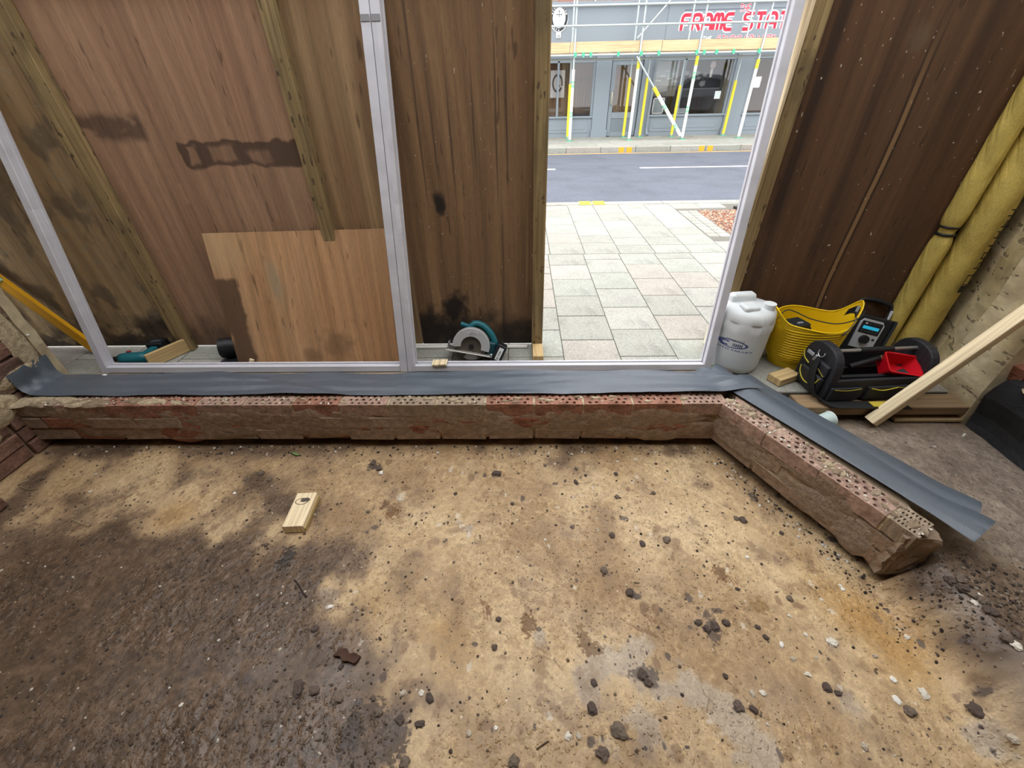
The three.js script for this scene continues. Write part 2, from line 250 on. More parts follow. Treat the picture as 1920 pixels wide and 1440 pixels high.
{ // left wall: old brick face where it shows, plain further back
  const w = structure('wall_left', 'old brick side wall with patches of pale mortar and plaster');
  mesh('backing', uvm(new THREE.BoxGeometry(.3, 3.2, 6.3).translate(-2.58, 1.4, 1.4), 1), mortar, w);
  const r = rng(12);
  for (let c = 0; c < 13; c++) for (let i = 0; i < 6; i++) {
    const z = -1.64 + i * .225 + (c % 2 ? .11 : 0) + (r() - .5) * .006, y = .035 + c * .075;
    if (c % 2 === 0 && i === 0) { const h = mesh('brick', brickGeo[c % 3], brickMats[(c + 2) % 6], w); h.scale.x = .5; h.rotation.y = Math.PI / 2; h.position.set(-2.455, y, -1.69); }
    const b = mesh('brick', brickGeo[(i + c) % 3], brickMats[Math.floor(r() * 6)], w); b.rotation.y = Math.PI / 2; b.position.set(-2.455 + (r() - .5) * .012, y, z + (c % 2 ? 0 : .115));
  }
  for (const [y, z, a, b, s] of [[.27, -1.43, .2, .13, 3], [.5, -1.67, .1, .34, 5], [.78, -1.66, .12, .3, 9], [.36, -1.6, .22, .1, 14], [.62, -1.5, .2, .16, 17], [.18, -1.2, .3, .1, 22], [.42, -1.3, .16, .1, 29], [.95, -1.4, .3, .2, 31]]) mesh('mortar_patch', place(patch(a, b, s, .011), -2.404, y, z, 0, Math.PI / 2, 0), s % 2 ? mortarPale : plaster, w);
  mesh('plaster_edge', roughen(uvm(new THREE.BoxGeometry(.06, 1.9, .05, 2, 30, 2).translate(-2.425, 1.2, -1.735)), .011, 16, 4), plaster, w);
}
{ // stub of a demolished pier beside the left wall
  const w = structure('wall_stub', 'broken stub of a demolished brick pier');
  mesh('core', roughen(uvm(new THREE.BoxGeometry(.38, .3, .32, 5, 4, 4).translate(-2.44, .13, -.88)), .03, 14, 2), mortar, w);
  const r = rng(5); for (let c = 0; c < 4; c++) for (let i = 0; i < 3; i++) { const b = mesh('brick', brickGeo[(c + i) % 3], brickMats[(c * 2 + i) % 6], w); if (i < 2) { b.rotation.y = Math.PI / 2 + (r() - .5) * .1; b.position.set(-2.29 + (r() - .5) * .03, .035 + c * .075, -.97 + i * .2 + (c % 2) * .04 - .03); } else { b.rotation.y = (r() - .5) * .1; b.position.set(-2.4, .035 + c * .075, -.75); } }
  mesh('mortar_patch', place(patch(.2, .16, 8, .03), -2.24, .2, -.82, 0, 1.3, 0), mortarPale, w);
}
const blackPaint = mat(0x24262a, .75, { map: mortarMap, bumpMap: mortarMap, bumpScale: .006 });
{ // right wall: dirty cream masonry running from the hoarding to a cream pilaster, then the black plinth block
  const w = structure('wall_right', 'dirty cream painted masonry side wall with chips and dark scuffs');
  const cream = tex(1024, 1024, (u, v) => { const x = u * 1.4, y = v * 1.4, n = fbm(x * 5, y * 5, 4), m = fbm(x * 22, y * 30, 4), s = sstep(.66, .76, fbm(x * 22 + 3, y * 46, 4)), q = sstep(.5, .7, fbm(x * 3.4 + 8, y * 3.4, 3)); let c = mix3([194, 176, 138], [228, 214, 178], clamp(n * 1.6 - .3)); c = mix3(c, [176, 158, 108], .5 * q); c = mix3(c, [92, 82, 66], .5 * s); const k = .86 + .28 * m; return [c[0] * k, c[1] * k, c[2] * k]; });
  const creamMat = mat(0xffffff, .9, { map: cream, bumpMap: cream, bumpScale: .008 });
  const A = [2.26, -2.055], B = [2.03, -1.56];                   // splayed length beside the hoarding
  const wallStrip = (a, b, y0, y1, th, seed) => { const L = Math.hypot(b[0] - a[0], b[1] - a[1]), g = roughen(uvm(new THREE.BoxGeometry(L, y1 - y0, th, 12, 30, 1), .7), .02, 11, seed); return place(g, (a[0] + b[0]) / 2 + th / 2 * (a[1] - b[1]) / -L, (y0 + y1) / 2, (a[1] + b[1]) / 2 + th / 2 * (b[0] - a[0]) / -L, 0, Math.atan2(-(b[1] - a[1]), b[0] - a[0]), 0); };
  mesh('masonry', wallStrip([2.3, -2.2], B, .1, 3, .3, 3), creamMat, w);
  mesh('pilaster', roughen(uvm(new THREE.BoxGeometry(.7, 2.9, .2, 6, 40, 3).translate(2.35, 1.56, -1.56), .7), .014, 10, 8), creamMat, w);
  mesh('backing', uvm(new THREE.BoxGeometry(.3, 3.2, 6).translate(2.55, 1.4, 1.6)), plaster, w);
  const p = structure('wall_plinth', 'broken brick plinth with its face painted black');
  mesh('painted_face', roughen(uvm(new THREE.BoxGeometry(.5, .28, 1.3, 6, 6, 16).translate(2.255, .28, -.79), 2), .035, 9, 6), blackPaint, p);
  const r = rng(44);
  for (let i = 0; i < 14; i++) { const b = mesh('brick', brickGeo[i % 3], i % 4 === 3 ? blackPaint : brickMats[[0, 2, 1][i % 3]], p); b.rotation.set((r() - .5) * .5, r() * .8 + 1.2, (r() - .5) * .5); b.position.set(2.06 + r() * .25, .44 + r() * .08, -1.47 + (i % 7) * .15); }
  for (const [x, y, z, a] of [[2.14, .46, -1.5, .4], [2.2, .5, -1.42, .9], [2.12, .47, -1.3, .2], [2.24, .56, -1.38, .1], [2.2, .53, -1.38, 1.5], [2.28, .6, -1.36, .3], [2.18, .6, -1.37, .7], [2.36, .67, -1.36, .2], [2.2, .67, -1.39, .1], [2.3, .74, -1.37, .4], [2.16, .54, -1.26, 1.2], [2.3, .5, -1.2, .5]]) { const b = mesh('brick', brickGeo[1], mat(0xa06a56, .92, { map: brickMap, bumpMap: brickMap, bumpScale: .006 }), p); b.rotation.set(.2, a, .15); b.position.set(x, y, z); }
  mesh('mortar_patch', place(patch(.3, .2, 31, .03), 2.12, .43, -1.3, -Math.PI / 2, 0, 0), mortarPale, p);
}

// ---------------------------------------------------------------- low brick wall
const dustTop = mat(0xb89f91, .95, { map: brickMap, bumpMap: brickMap, bumpScale: .003 }), dustRed = mat(0xb08471, .95, { map: brickMap, bumpMap: brickMap, bumpScale: .003 }), dustGrey = mat(0xaa9a89, .95, { map: mortarMap, bumpMap: mortarMap, bumpScale: .004 });
const faceBrown = mat(0xa7917f, .93, { map: mortarMap, bumpMap: mortarMap, bumpScale: .005 }), faceRed = mat(0xa8745f, .92, { map: brickMap, bumpMap: brickMap, bumpScale: .005 });
const renderBrown = mat(0xaa9888, .94, { map: mortarMap, bumpMap: mortarMap, bumpScale: .006 });
function holedBrick(seed, rows = 4, cols = 6) {
  const r = rng(seed), s = new THREE.Shape(), hw = .1075, hd = .051;
  const edge = []; for (const [x0, y0, x1, y1] of [[-hw, -hd, hw, -hd], [hw, -hd, hw, hd], [hw, hd, -hw, hd], [-hw, hd, -hw, -hd]]) for (let k = 0; k < 6; k++) edge.push([lerp(x0, x1, k / 6) + (r() - .5) * .003, lerp(y0, y1, k / 6) + (r() - .5) * .004]);
  edge.forEach(([x, y], i) => i ? s.lineTo(x, y) : s.moveTo(x, y)); s.closePath();
  for (let j = 0; j < rows; j++) for (let i = 0; i < cols; i++) {
    if (r() < .08) continue;
    const h = new THREE.Path(), x = (i - (cols - 1) / 2) * .0305 + (j % 2 ? .007 : -.007) + (r() - .5) * .003, y = -.036 + j * .0245 + (r() - .5) * .002, rad = .0066 + r() * .0016; h.absellipse(x, y, rad, rad * .95, 0, Math.PI * 2, true, 0); s.holes.push(h);
  }
  const g = new THREE.ExtrudeGeometry(s, { depth: .065, bevelEnabled: false, curveSegments: 5 }); g.rotateX(-Math.PI / 2); // y = -d..; front row towards +z
  const uv = g.attributes.uv, p = g.attributes.position, n = g.attributes.normal;
  for (let i = 0; i < p.count; i++) { const up = Math.abs(n.getY(i)) > .5; uv.setXY(i, p.getX(i) * 3 + seed * .37, (up ? p.getZ(i) : p.getY(i)) * 3 + seed * .23); }
  return g;                                                      // bottom at y = 0, top at .065
}
const holedGeos = [1, 2, 3, 4, 5].map((k) => holedBrick(k * 7));
const solidGeos = [0, 1, 2, 3].map((k) => roughen(cbox(.213, .064, .1, .004, 3, k * .3, k * .2), .008, 22, k * 5));
const jointGeo = uvm(new THREE.BoxGeometry(.012, .066, .098), 3);
function wallRun(w, len, faceSeed, put, fb = faceBrown, fr = faceRed) {                        // put(mesh, along, up, across): places a brick centred at `along`, front face at across = 0
  const r = rng(faceSeed), n = Math.ceil(len / .225);
  for (let c = 0; c < 3; c++) for (let i = 0; i < n; i++) {
    const off = c === 1 ? -.1125 : 0, a = i * .225 + .1125 + off, top = c === 2;
    let L = .225; if (a + .1125 > len) { L = len - (a - .1125); if (L < .06) continue; }
    const k = Math.floor(r() * 100); let b;
    if (top) b = mesh('brick', holedGeos[k % 5], [dustTop, dustTop, dustRed, dustGrey, dustTop][k % 5], w);
    else b = mesh('brick', solidGeos[k % 4], r() < .62 ? fb : (r() < .6 ? fr : renderBrown), w);
    b.scale.x = (L - .01) / .215; put(b, a - (.225 - L) / 2, .048 + c * .0755 + (top ? 0 : .0325), (r() - .5) * (top ? .004 : .012) - .051);
    if (top && i) { const j = mesh('mortar_joint', jointGeo, mortarPale, w); put(j, a - .1125, TOP - .037, -.052); }
  }
}
{
  const w = structure('wall_front', 'low brick plinth wall with exposed perforated bricks along its top');
  const X0 = -2.42, X1 = .93;
  mesh('mortar_core', uvm(merge([new THREE.BoxGeometry(X1 - X0, .14, .1).translate((X0 + X1) / 2, .125, WALLZ - .009 - .05), new THREE.BoxGeometry(X1 - X0 + .12, TOP - .045, .165).translate((X0 + X1) / 2 + .06, (TOP - .045) / 2 + .04, WALLZ - .108 - .0825)]), 1), mortar, w);
  mesh('footing', uvm(new THREE.BoxGeometry(X1 - X0 + .1, .08, .18).translate((X0 + X1) / 2, .01, WALLZ - .17), 1), mortar, w);
  wallRun(w, X1 - X0, 3, (b, a, y, q) => b.position.set(X0 + a, y, WALLZ + q));
  const r = rng(77);
  for (let i = 0; i < 46; i++) { const left = i < 16, x = left ? lerp(-2.4, -1.6, r()) : lerp(-1.6, .9, r()), s = (left ? .08 : .025) * (.6 + .8 * r()); mesh('mortar_patch', place(patch(s * 1.7, s * .6, i * 3.1, .006), x, TOP - .0005, WALLZ - .006 - r() * .05, -Math.PI / 2, (r() - .5) * .6, 0), i % 3 ? mortarPale : mortar, w); }
  for (let i = 0; i < 44; i++) mesh('mortar_patch', place(patch(.2 + .3 * r(), .08 + .08 * r(), 60 + i * 2.3, .005), lerp(-2.25, .8, r()), .09 + .1 * r(), WALLZ - .003), i % 7 ? (i % 3 ? faceBrown : renderBrown) : faceRed, w);
}
function topCrumbs(w, n, seed, spot) {                           // broken mortar bits lying loose on the wall top
  const r = rng(seed), im = new THREE.InstancedMesh(lump(seed, 0, .5), mat(0xffffff, .95), n), M = new THREE.Matrix4(), q = new THREE.Quaternion(), c = new THREE.Color(), tones = [0xd2c8b6, 0xb5a68f, 0xe2dccf, 0x8f7d69, 0xa98f7b, 0xc7bba8];
  for (let i = 0; i < n; i++) { const [x, z] = spot(r), s = .0014 + .0042 * r() ** 3; q.setFromEuler(new THREE.Euler(r() * .6, r() * 6.3, r() * .6)); M.compose(V3(x, TOP + s * .2, z), q, V3(s * 1.3, s * .6, s)); im.setMatrixAt(i, M); im.setColorAt(i, c.set(tones[Math.floor(r() * 6)])); }
  im.name = 'mortar_crumbs'; im.userData = { kind: 'stuff', label: 'pale mortar crumbs lying on the brick tops' }; im.castShadow = im.receiveShadow = true; w.add(im);
}
topCrumbs(scene.getObjectByName('wall_front'), 380, 61, (r) => [r() < .4 ? lerp(-2.4, -1.4, r()) : lerp(-2.4, .9, r()), WALLZ - .004 - r() * .06]);
{
  const w = structure('wall_return', 'splayed return of the low brick wall, smeared with mortar, ending in a broken end');
  const L = wallEnd.clone().sub(wallIn).length(), turn = Math.atan2(-wallDir.z, wallDir.x);
  const g = new THREE.Shape(); // plan of the core: splayed end hidden from the room
  const pt = (a, q) => [wallIn.x + wallDir.x * a + wallNor.x * q, -(wallIn.z + wallDir.z * a + wallNor.z * q)];
  [[-.05, .103], [L - .06, .103], [L - .17, .19], [-.12, .19]].forEach(([a, q], i) => i ? g.lineTo(...pt(a, q)) : g.moveTo(...pt(a, q)));
  const core = new THREE.ExtrudeGeometry(g, { depth: TOP - .045, bevelEnabled: false }); core.rotateX(-Math.PI / 2); core.translate(0, .04, 0); mesh('mortar_core', roughen(uvm(core), .01, 20, 3), mortar, w);
  mesh('mortar_bed', place(uvm(new THREE.BoxGeometry(L - .02, .14, .09)), wallIn.x + wallDir.x * L / 2 + wallNor.x * .054, .12, wallIn.z + wallDir.z * L / 2 + wallNor.z * .054, 0, turn, 0), mortar, w);
  wallRun(w, L, 21, (b, a, y, q) => { b.rotation.y = turn; b.position.set(wallIn.x + wallDir.x * a - wallNor.x * q, y, wallIn.z + wallDir.z * a - wallNor.z * q); });
  const r = rng(19), smears = [0xa59382, 0xac9c8f, 0x9a8776].map((c) => mat(c, .94, { map: mortarMap, bumpMap: mortarMap, bumpScale: .006 }));
  for (let i = 0; i < 30; i++) { const a = r() * L, q = .03 + r() * .065, s = .02 * (.6 + .9 * r()); mesh('mortar_patch', place(patch(s * 1.8, s, 200 + i * 1.9, .006), wallIn.x + wallDir.x * a + wallNor.x * q, TOP - .0005, wallIn.z + wallDir.z * a + wallNor.z * q, -Math.PI / 2, r() * 3, 0), [mortarPale, dustGrey, mortar][i % 3], w); }
  for (let i = 0; i < 18; i++) { const a = .05 + r() * (L - .1), wd = .14 + .16 * r(); mesh('mortar_patch', place(patch(wd, .05 + .08 * r(), 300 + i * 2.7, .005), wallIn.x + wallDir.x * a + wallNor.x * .003, .06 + r() * .15, wallIn.z + wallDir.z * a + wallNor.z * .003, 0, turn, 0), smears[i % 3], w); }
  topCrumbs(w, 360, 67, (q) => { const a = q() * L, k = .006 + q() * .09; return [wallIn.x + wallDir.x * a + wallNor.x * k, wallIn.z + wallDir.z * a + wallNor.z * k]; });
  const e = mesh('broken_end', roughen(roughen(uvm(new THREE.BoxGeometry(.112, .205, .07, 14, 24, 8)), .012, 26, 9), .006, 90, 4), smears[2], w); e.position.set(1.29, .14, -.832); e.rotation.y = -.05;
}
// ---------------------------------------------------------------- plywood hoarding
const atH = (px, py) => pxZ(px, py, -2.03);
function plyTex(x0, x1, y0, y1, w, h, { base, alt, warm, fig = 1, seed = 0, marks }) {
  return tex(w, h, (u, v) => {
    const x = lerp(x0, x1, u) + seed * 3.1, y = lerp(y0, y1, v), X = lerp(x0, x1, u);
    const wp = .035 * (fbm(x * 3, y * .9 + seed, 3) - .5) * fig, b = fbm((x + wp) * 13, y * .75 + seed * 5, 4), f = fbm((x + wp) * 95, y * 2.2, 3), l = fbm(x * 2.4 + 9, y * 1.4, 3);
    const ring = .5 + .5 * Math.sin((x + wp * 2.5) * 85 + 9 * fbm(x * 1.4 + 3, y * .5 + seed, 2) * fig);
    let c = mix3(base, alt, clamp(b * 1.7 - .35)); c = mix3(c, warm, clamp(l * 1.8 - .6) * .7);
    let k = .93 + .2 * (f - .5) + .07 * (ring - .5) + .1 * (vn(x * 600, y * 45) - .5); c = [c[0] * k, c[1] * k, c[2] * k];
    const pore = sstep(.74, .86, fbm(x * 70 + 2, y * 9, 3)); c = mix3(c, [c[0] * .62, c[1] * .6, c[2] * .58], pore * .7);
    return marks ? marks(c, X, y, f, b) : c;
  });
}
const ragged = (x, y, x0, x1, y0, y1, soft = .02) => { const n = .03 * (fbm(x * 22, y * 22, 3) - .5); return sstep(x0 - soft, x0 + soft, x + n) * sstep(x1 + soft, x1 - soft, x + n) * sstep(y0 - soft, y0 + soft, y + n) * sstep(y1 + soft, y1 - soft, y + n); };
const blotch = (x, y, cx, cy, rx, ry) => sstep(1.25, .35, Math.hypot((x - cx) / rx, (y - cy) / ry) + 1.1 * (fbm(x * 26, y * 26, 4) - .5));
const HB = PAVE + .012, HT = PAVE + 2.44;
const panelA = plyTex(-2.85, -1.87, HB, HT, 512, 1024, { base: [194, 166, 124], alt: [160, 134, 98], warm: [172, 138, 96], seed: 1, marks: (c, x, y) => {
  const g = fbm(x * 9 + 4, y * 7, 4); c = mix3(c, [74, 68, 58], .45 * sstep(.52, .7, g)); c = mix3(c, [150, 142, 124], .4 * sstep(.7, .78, fbm(x * 18, y * 40 + 7, 3)));
  const m = sstep(.5, .26, y + .22 * (fbm(x * 10, y * 10 + 3, 4) - .5) + .12 * Math.abs(x + 2.15)); return mix3(c, [34, 27, 22], .85 * m * sstep(.3, .55, fbm(x * 17 + 2, y * 17, 4) + .25 * m)); } });
const panelB = plyTex(-1.87, -.93, HB, HT, 512, 1024, { base: [188, 152, 120], alt: [160, 124, 96], warm: [162, 122, 94], seed: 2, marks: (c, x, y) => {
  const st = Math.max(.8 * ragged(x, y, -1.9, -1.6, 1.275, 1.37, .02) * sstep(.25, .5, fbm(x * 14, y * 20, 3)), ragged(x, y, -1.49, -.9, 1.17, 1.268, .006));
  const gh = Math.max(ragged(x, y, -1.455, -1.41, 1.185, 1.252, .008), ragged(x, y, -1.36, -1.25, 1.185, 1.25, .012), ragged(x, y, -1.19, -1.09, 1.182, 1.235, .014)); c = mix3(c, [66, 50, 40], .72 * st * (1 - .75 * gh));
  c = mix3(c, [176, 140, 108], .6 * ragged(x, y, -1.565, -1.54, 1.02, 1.11, .006)); return mix3(c, [64, 46, 36], .45 * sstep(.5, .28, y + .2 * (fbm(x * 12, y * 12, 3) - .5))); } });
const panelC = plyTex(-.93, -.56, HB, HT, 256, 1024, { base: [176, 146, 106], alt: [144, 114, 80], warm: [148, 104, 76], seed: 3 });
const atD = atH(850, 580), panelD = plyTex(-.56, .05, HB, HT, 512, 1024, { base: [150, 118, 82], alt: [118, 90, 62], warm: [128, 94, 64], seed: 4, fig: 1.6, marks: (c, x, y, f) => {
  c = mix3(c, [178, 142, 100], .5 * sstep(.6, .75, fbm(x * 40 + 8, y * .9, 3)) * sstep(1.3, .5, y)); c = mix3(c, [36, 26, 20], .55 * sstep(.7, .86, fbm(x * 48 + 3, y * .8 + 6, 3)));
  c = mix3(c, [26, 19, 15], .88 * Math.max(blotch(x, y, atD.x, atD.y, .06, .1), blotch(x, y, atD.x - .02, 1.0, .03, .05), .8 * blotch(x, y, -.5, .35, .16, .12)));
  const low = sstep(.47, .27, y + .24 * (fbm(x * 11, y * 11 + 8, 4) - .5)); c = mix3(c, [24, 18, 14], .8 * low); return mix3(c, [206, 196, 180], .7 * sstep(.885, .9, fbm(x * 130, y * 60, 2))); } });
const xs = [atH(1783, 0), atH(1614, 390), atH(1525, 570)];
const panelE = plyTex(1.06, 2.3, HB, HT, 768, 1024, { base: [108, 78, 52], alt: [80, 56, 38], warm: [112, 76, 46], seed: 5, marks: (c, x, y) => {
  const cx = xs[1].x + .006 * Math.sin(y * 7) + .012 * (fbm(y * 4, 2.2, 3) - .5), d = Math.abs(x - cx), on = sstep(.25, .4, y) * sstep(1.75, 1.3, y); c = mix3(c, [40, 28, 20], .8 * sstep(.022, .013, d) * on); c = mix3(c, [160, 124, 84], .8 * sstep(.012, .007, d) * on);
  const c2 = atH(1480, 340).x + .01 * (fbm(y * 5, 8.2, 3) - .5), d2 = Math.abs(x - c2); c = mix3(c, [38, 27, 20], .6 * sstep(.03, .01, d2) * sstep(.8, 1, y)); c = mix3(c, [112, 98, 78], .45 * blotch(x, y, atH(1735, 40).x, 1.56, .05, .05));
  return mix3(c, [210, 204, 190], .9 * sstep(.89, .9, fbm(x * 120 + 5, y * 52, 2))); } });
{
  const w = structure('wall_hoarding', 'site hoarding of stained plywood sheets on timber studs');
  const sheetOf = (x0, x1, map, name = 'plywood_sheet') => { const g = new THREE.BoxGeometry(x1 - x0 - .004, HT - HB, .018); const m = mat(0xffffff, .82, { map, bumpMap: map, bumpScale: .0012 }); const o = mesh(name, g, m, w); o.position.set((x0 + x1) / 2, (HT + HB) / 2, HOARD - .009); return o; };
  sheetOf(-2.85, -1.87, panelA).userData.label = 'olive brown plywood sheet black with mould at its foot';
  sheetOf(-1.87, -.93, panelB).userData.label = 'reddish plywood sheet with dark stained bands';
  sheetOf(-.93, -.56, panelC).userData.label = 'narrow olive plywood sheet';
  sheetOf(-.56, .085, panelD).userData.label = 'dark brown streaked plywood sheet with black stains';
  sheetOf(1.04, 2.34, panelE).userData.label = 'very dark plywood sheet with a pale split and white flecks';
  const stud = (x0, x1, d, ox, m = timberStud, name = 'stud', h = 2.44) => { const o = mesh(name, cbox(x1 - x0, h, d, .003, 1, ox, ox * 2), m, w); o.position.set((x0 + x1) / 2, PAVE + h / 2 + .002, HOARD + d / 2); return o; };
  stud(-1.945, -1.868, .047, .1); stud(-.945, -.886, .047, .6); stud(.055, .112, .062, .3); stud(1.034, 1.092, .062, .8);
  const face = mesh('daylit_edge', cbox(.012, 2.44, .068, .002, 1, .2, .1), timberWhite, w); face.position.set(1.028, PAVE + 1.222, HOARD + .022); face.userData.label = 'sawn timber edge beside the opening, outdoor light put into its pale colour';  // strip coloured pale for the daylight falling on this side of the timber
  stud(-2.86, -2.79, .07, .4);
  const ret = mesh('plywood_sheet', new THREE.BoxGeometry(.018, HT - HB, .4), mat(0xffffff, .85, { map: panelA }), w); ret.position.set(-2.87, (HT + HB) / 2, -1.86); ret.userData.label = 'return sheet of plywood behind the brick pier';
  const foot = mesh('stud_offcut', cbox(.055, .13, .045, .002, 1, .7, .2), timberPale, w); foot.rotation.x = -Math.PI / 2; foot.position.set(.085, PAVE + .024, HOARD + .13); foot.userData.label = 'pale timber sole piece lying at the foot of the door post';
  const lath = mesh('lath', cbox(.012, .64, .022, .002), mat(0xe9e4da, .6), w); lath.rotation.z = Math.PI / 2; lath.position.set(-.29, PAVE + .008, HOARD + .03); lath.userData.label = 'thin white lath along the foot of the sheet';
}

// ---------------------------------------------------------------- pavement outside
const granite = tex(512, 512, (u, v) => { const n = fbm(u * 6, v * 6, 4), s = vn(u * 190, v * 190), q = vn(u * 90 + 7, v * 90), st = sstep(.62, .84, fbm(u * 9 + 5, v * 4, 4)); let k = .82 + .08 * n + .17 * (s - .5) + .1 * (q - .5) - .06 * st; return [250 * k, 250 * k, 244 * k]; });
const slabMats = [0xb5b4ad, 0xaeada5, 0xbdbab3, 0xb2b3ab, 0xb8b1a9].map((c) => mat(c, .75, { map: granite, bumpMap: granite, bumpScale: .0012 }));
const jointMat = mat(0x6e6a61, .95);
{
  const w = structure('pavement', 'pale granite paving of small staggered slabs outside the opening');
  mesh('bedding', new THREE.BoxGeometry(12, .24, 3.81).translate(1, PAVE - .126, -3.485), jointMat, w);
  const xo = pxY(1061, 692, PAVE).x, zA = pxY(1120, 692, PAVE).z, zB = pxY(1190, 617, PAVE).z, zJ = pxY(1100, 476, PAVE).z, s = .302, r = rng(33), zK = -5.30;
  const cut = new Map(), slabGeo = (a, b, k) => { const key = `${Math.round(a * 1000)}_${Math.round(b * 1000)}_${k}`; if (!cut.has(key)) cut.set(key, cbox(a - .006, .05, b - .006, .003, 1.7, k * .27, k * .41)); return cut.get(key); };
  const pit = { x0: 1.98, x1: 3.2, z0: -4.98, z1: -4.02 };
  const slab = (x0, x1, z0, z1) => { if (z1 - z0 < .03) return; if (x1 > pit.x0 - .22 && x0 < pit.x1 && z1 > pit.z0 && z0 < pit.z1 + .1) return; const k = Math.floor(r() * 100), o = mesh('paving_slab', slabGeo(x1 - x0, z1 - z0, k % 4), slabMats[k % 5], w); o.position.set((x0 + x1) / 2, PAVE - .025 - r() * .0015, (z0 + z1) / 2); };
  for (let i = -11; i <= 11; i++) {                               // near field: 300 mm columns, joints staggered
    const x0 = xo + i * s, ph = (((i % 2) + 2) % 2 ? zB : zA), zs = [zJ]; let z = ph; while (z > zJ + .02) z -= s; while (z < -1.62) { if (z > zJ + .02) zs.push(z); z += s; } zs.push(-1.58);
    for (let k = 0; k < zs.length - 1; k++) if ((zs[k] > -2.6 || x0 > -.4) && x0 < 3.2 && !(zs[k + 1] > -2.1 && x0 > 2.1)) slab(x0, x0 + s, zs[k], zs[k + 1]);
  }
  for (let i = -1; i <= 10; i++) {                               // far field: courses of mixed length up to the kerb
    const x0 = xo + i * s + .02; let z = zJ - .003; while (z > zK + .02) { const L = Math.max(zK - z, -[.302, .4, .3, .22][Math.floor(r() * 4)]); slab(x0, x0 + s, z + L, z); z += L; }
  }
  const sett = cbox(.1, .05, .1, .006, 3); // a double row of setts and a bed of gravel: the tree pit
  for (let i = 0; i < 9; i++) for (let j = 0; j < 2; j++) { const o = mesh('sett', sett, slabMats[(i * 2 + j) % 5], w); o.position.set(pit.x0 - .16 + j * .107, PAVE - .026, pit.z0 + .06 + i * .108); }
  mesh('tree_pit_bed', new THREE.BoxGeometry(pit.x1 - pit.x0, .05, pit.z1 - pit.z0).translate((pit.x0 + pit.x1) / 2, PAVE - .035, (pit.z0 + pit.z1) / 2), mat(0x7a5648, .95), w);
  const cnt = 3200, gi = new THREE.InstancedMesh(lump(5, 0, .4), mat(0xffffff, .9), cnt), M = new THREE.Matrix4(), q = new THREE.Quaternion(), col = new THREE.Color();
  for (let i = 0; i < cnt; i++) { const sc = .008 + .008 * r(); q.setFromEuler(new THREE.Euler(r() * 6, r() * 6, r() * 6)); M.compose(V3(lerp(pit.x0 + .01, pit.x1 - .01, r()), PAVE - .01 + .006 * r(), lerp(pit.z0 + .01, pit.z1 - .01, r())), q, V3(sc, sc * .7, sc)); gi.setMatrixAt(i, M); gi.setColorAt(i, col.set([0x9c6a55, 0xb08a70, 0x7d5547, 0xc0a48c][i % 4])); }
  gi.name = 'gravel'; gi.userData = { kind: 'stuff', label: 'reddish gravel filling the tree pit' }; gi.castShadow = gi.receiveShadow = true; w.add(gi);
  for (let i = 0; i < 14; i++) { const k = mesh('kerb_stone', cbox(.905, .16, .14, .012, 1.2, i * .3, i * .2), slabMats[(i * 3) % 5], w); k.position.set(-2.4 + i * .912, PAVE - .08, -5.39); }
  const yel = mat(0xd9c43a, .7); for (const px of [1098, 1124]) { const p = pxY(px, 383, PAVE); mesh('paint_mark', new THREE.BoxGeometry(.14, .003, .17).translate(p.x, PAVE + .001, -5.39), yel, w).userData.label = 'yellow kerb marking'; }
}

// ---------------------------------------------------------------- street
const roadY = (z) => lerp(.12, -.10, (z + 5.46) / (-12.5 + 5.46)); // falls gently away from us
const asphalt = tex(512, 512, (u, v) => { const n = fbm(u * 5, v * 5, 4), s = vn(u * 240, v * 240), k = .78 + .16 * n + .3 * (s - .5) * .6; return [240 * k, 244 * k, 252 * k]; });
{
  const w = structure('road', 'dark grey asphalt street between the two kerbs');
  const L = 7.04, g = new THREE.PlaneGeometry(40, L, 1, 1).rotateX(-Math.PI / 2); { const p = g.attributes.position; for (let i = 0; i < p.count; i++) { const z = p.getZ(i) - 5.46 - L / 2; p.setXYZ(i, p.getX(i) + 4, roadY(z), z); } } g.computeVertexNormals();
  asphalt.repeat.set(18, 3.2); mesh('asphalt', g, mat(0x70737a, .88, { map: asphalt, bumpMap: asphalt, bumpScale: .004 }), w);
  const slope = Math.atan2(.22, 7.04), strip = (name, x0, x1, z0, z1, m, lab) => { const o = mesh(name, new THREE.BoxGeometry(x1 - x0, .006, z1 - z0), m, w); o.position.set((x0 + x1) / 2, roadY((z0 + z1) / 2) + .002, (z0 + z1) / 2); o.rotation.x = -slope; o.userData.label = lab; return o; };
  const onRoad = (px, py) => { let p = pxY(px, py, .02); for (let i = 0; i < 6; i++) p = pxY(px, py, roadY(p.z)); return p; };
  const a = onRoad(1200, 315), b = onRoad(1041, 317), white = mat(0xe4e2da, .8);
  strip('road_line', a.x, a.x + 4, a.z - .05, a.z + .05, white, 'white centre line dash'); strip('road_line', b.x - 4, b.x, a.z - .05, a.z + .05, white, 'white centre line dash');
  strip('road_line', -8, 16, -12.34, -12.24, mat(0xd9a866, .85), 'faded orange line beside the far kerb');
  const p0 = onRoad(1048, 309), p1 = onRoad(1285, 305); const ptch = mesh('road_repair', place(patch(p1.x - p0.x, .55, 12, .006), (p0.x + p1.x) / 2, roadY(p0.z) + .002, p0.z, -Math.PI / 2), mat(0x74777e, .95, { map: asphalt }), w); ptch.userData.label = 'scarred strip of darker asphalt repair';
  mesh('ground', new THREE.BoxGeometry(60, .2, 30).translate(2, -.45, -14), mat(0x56534e, .95), w);
}
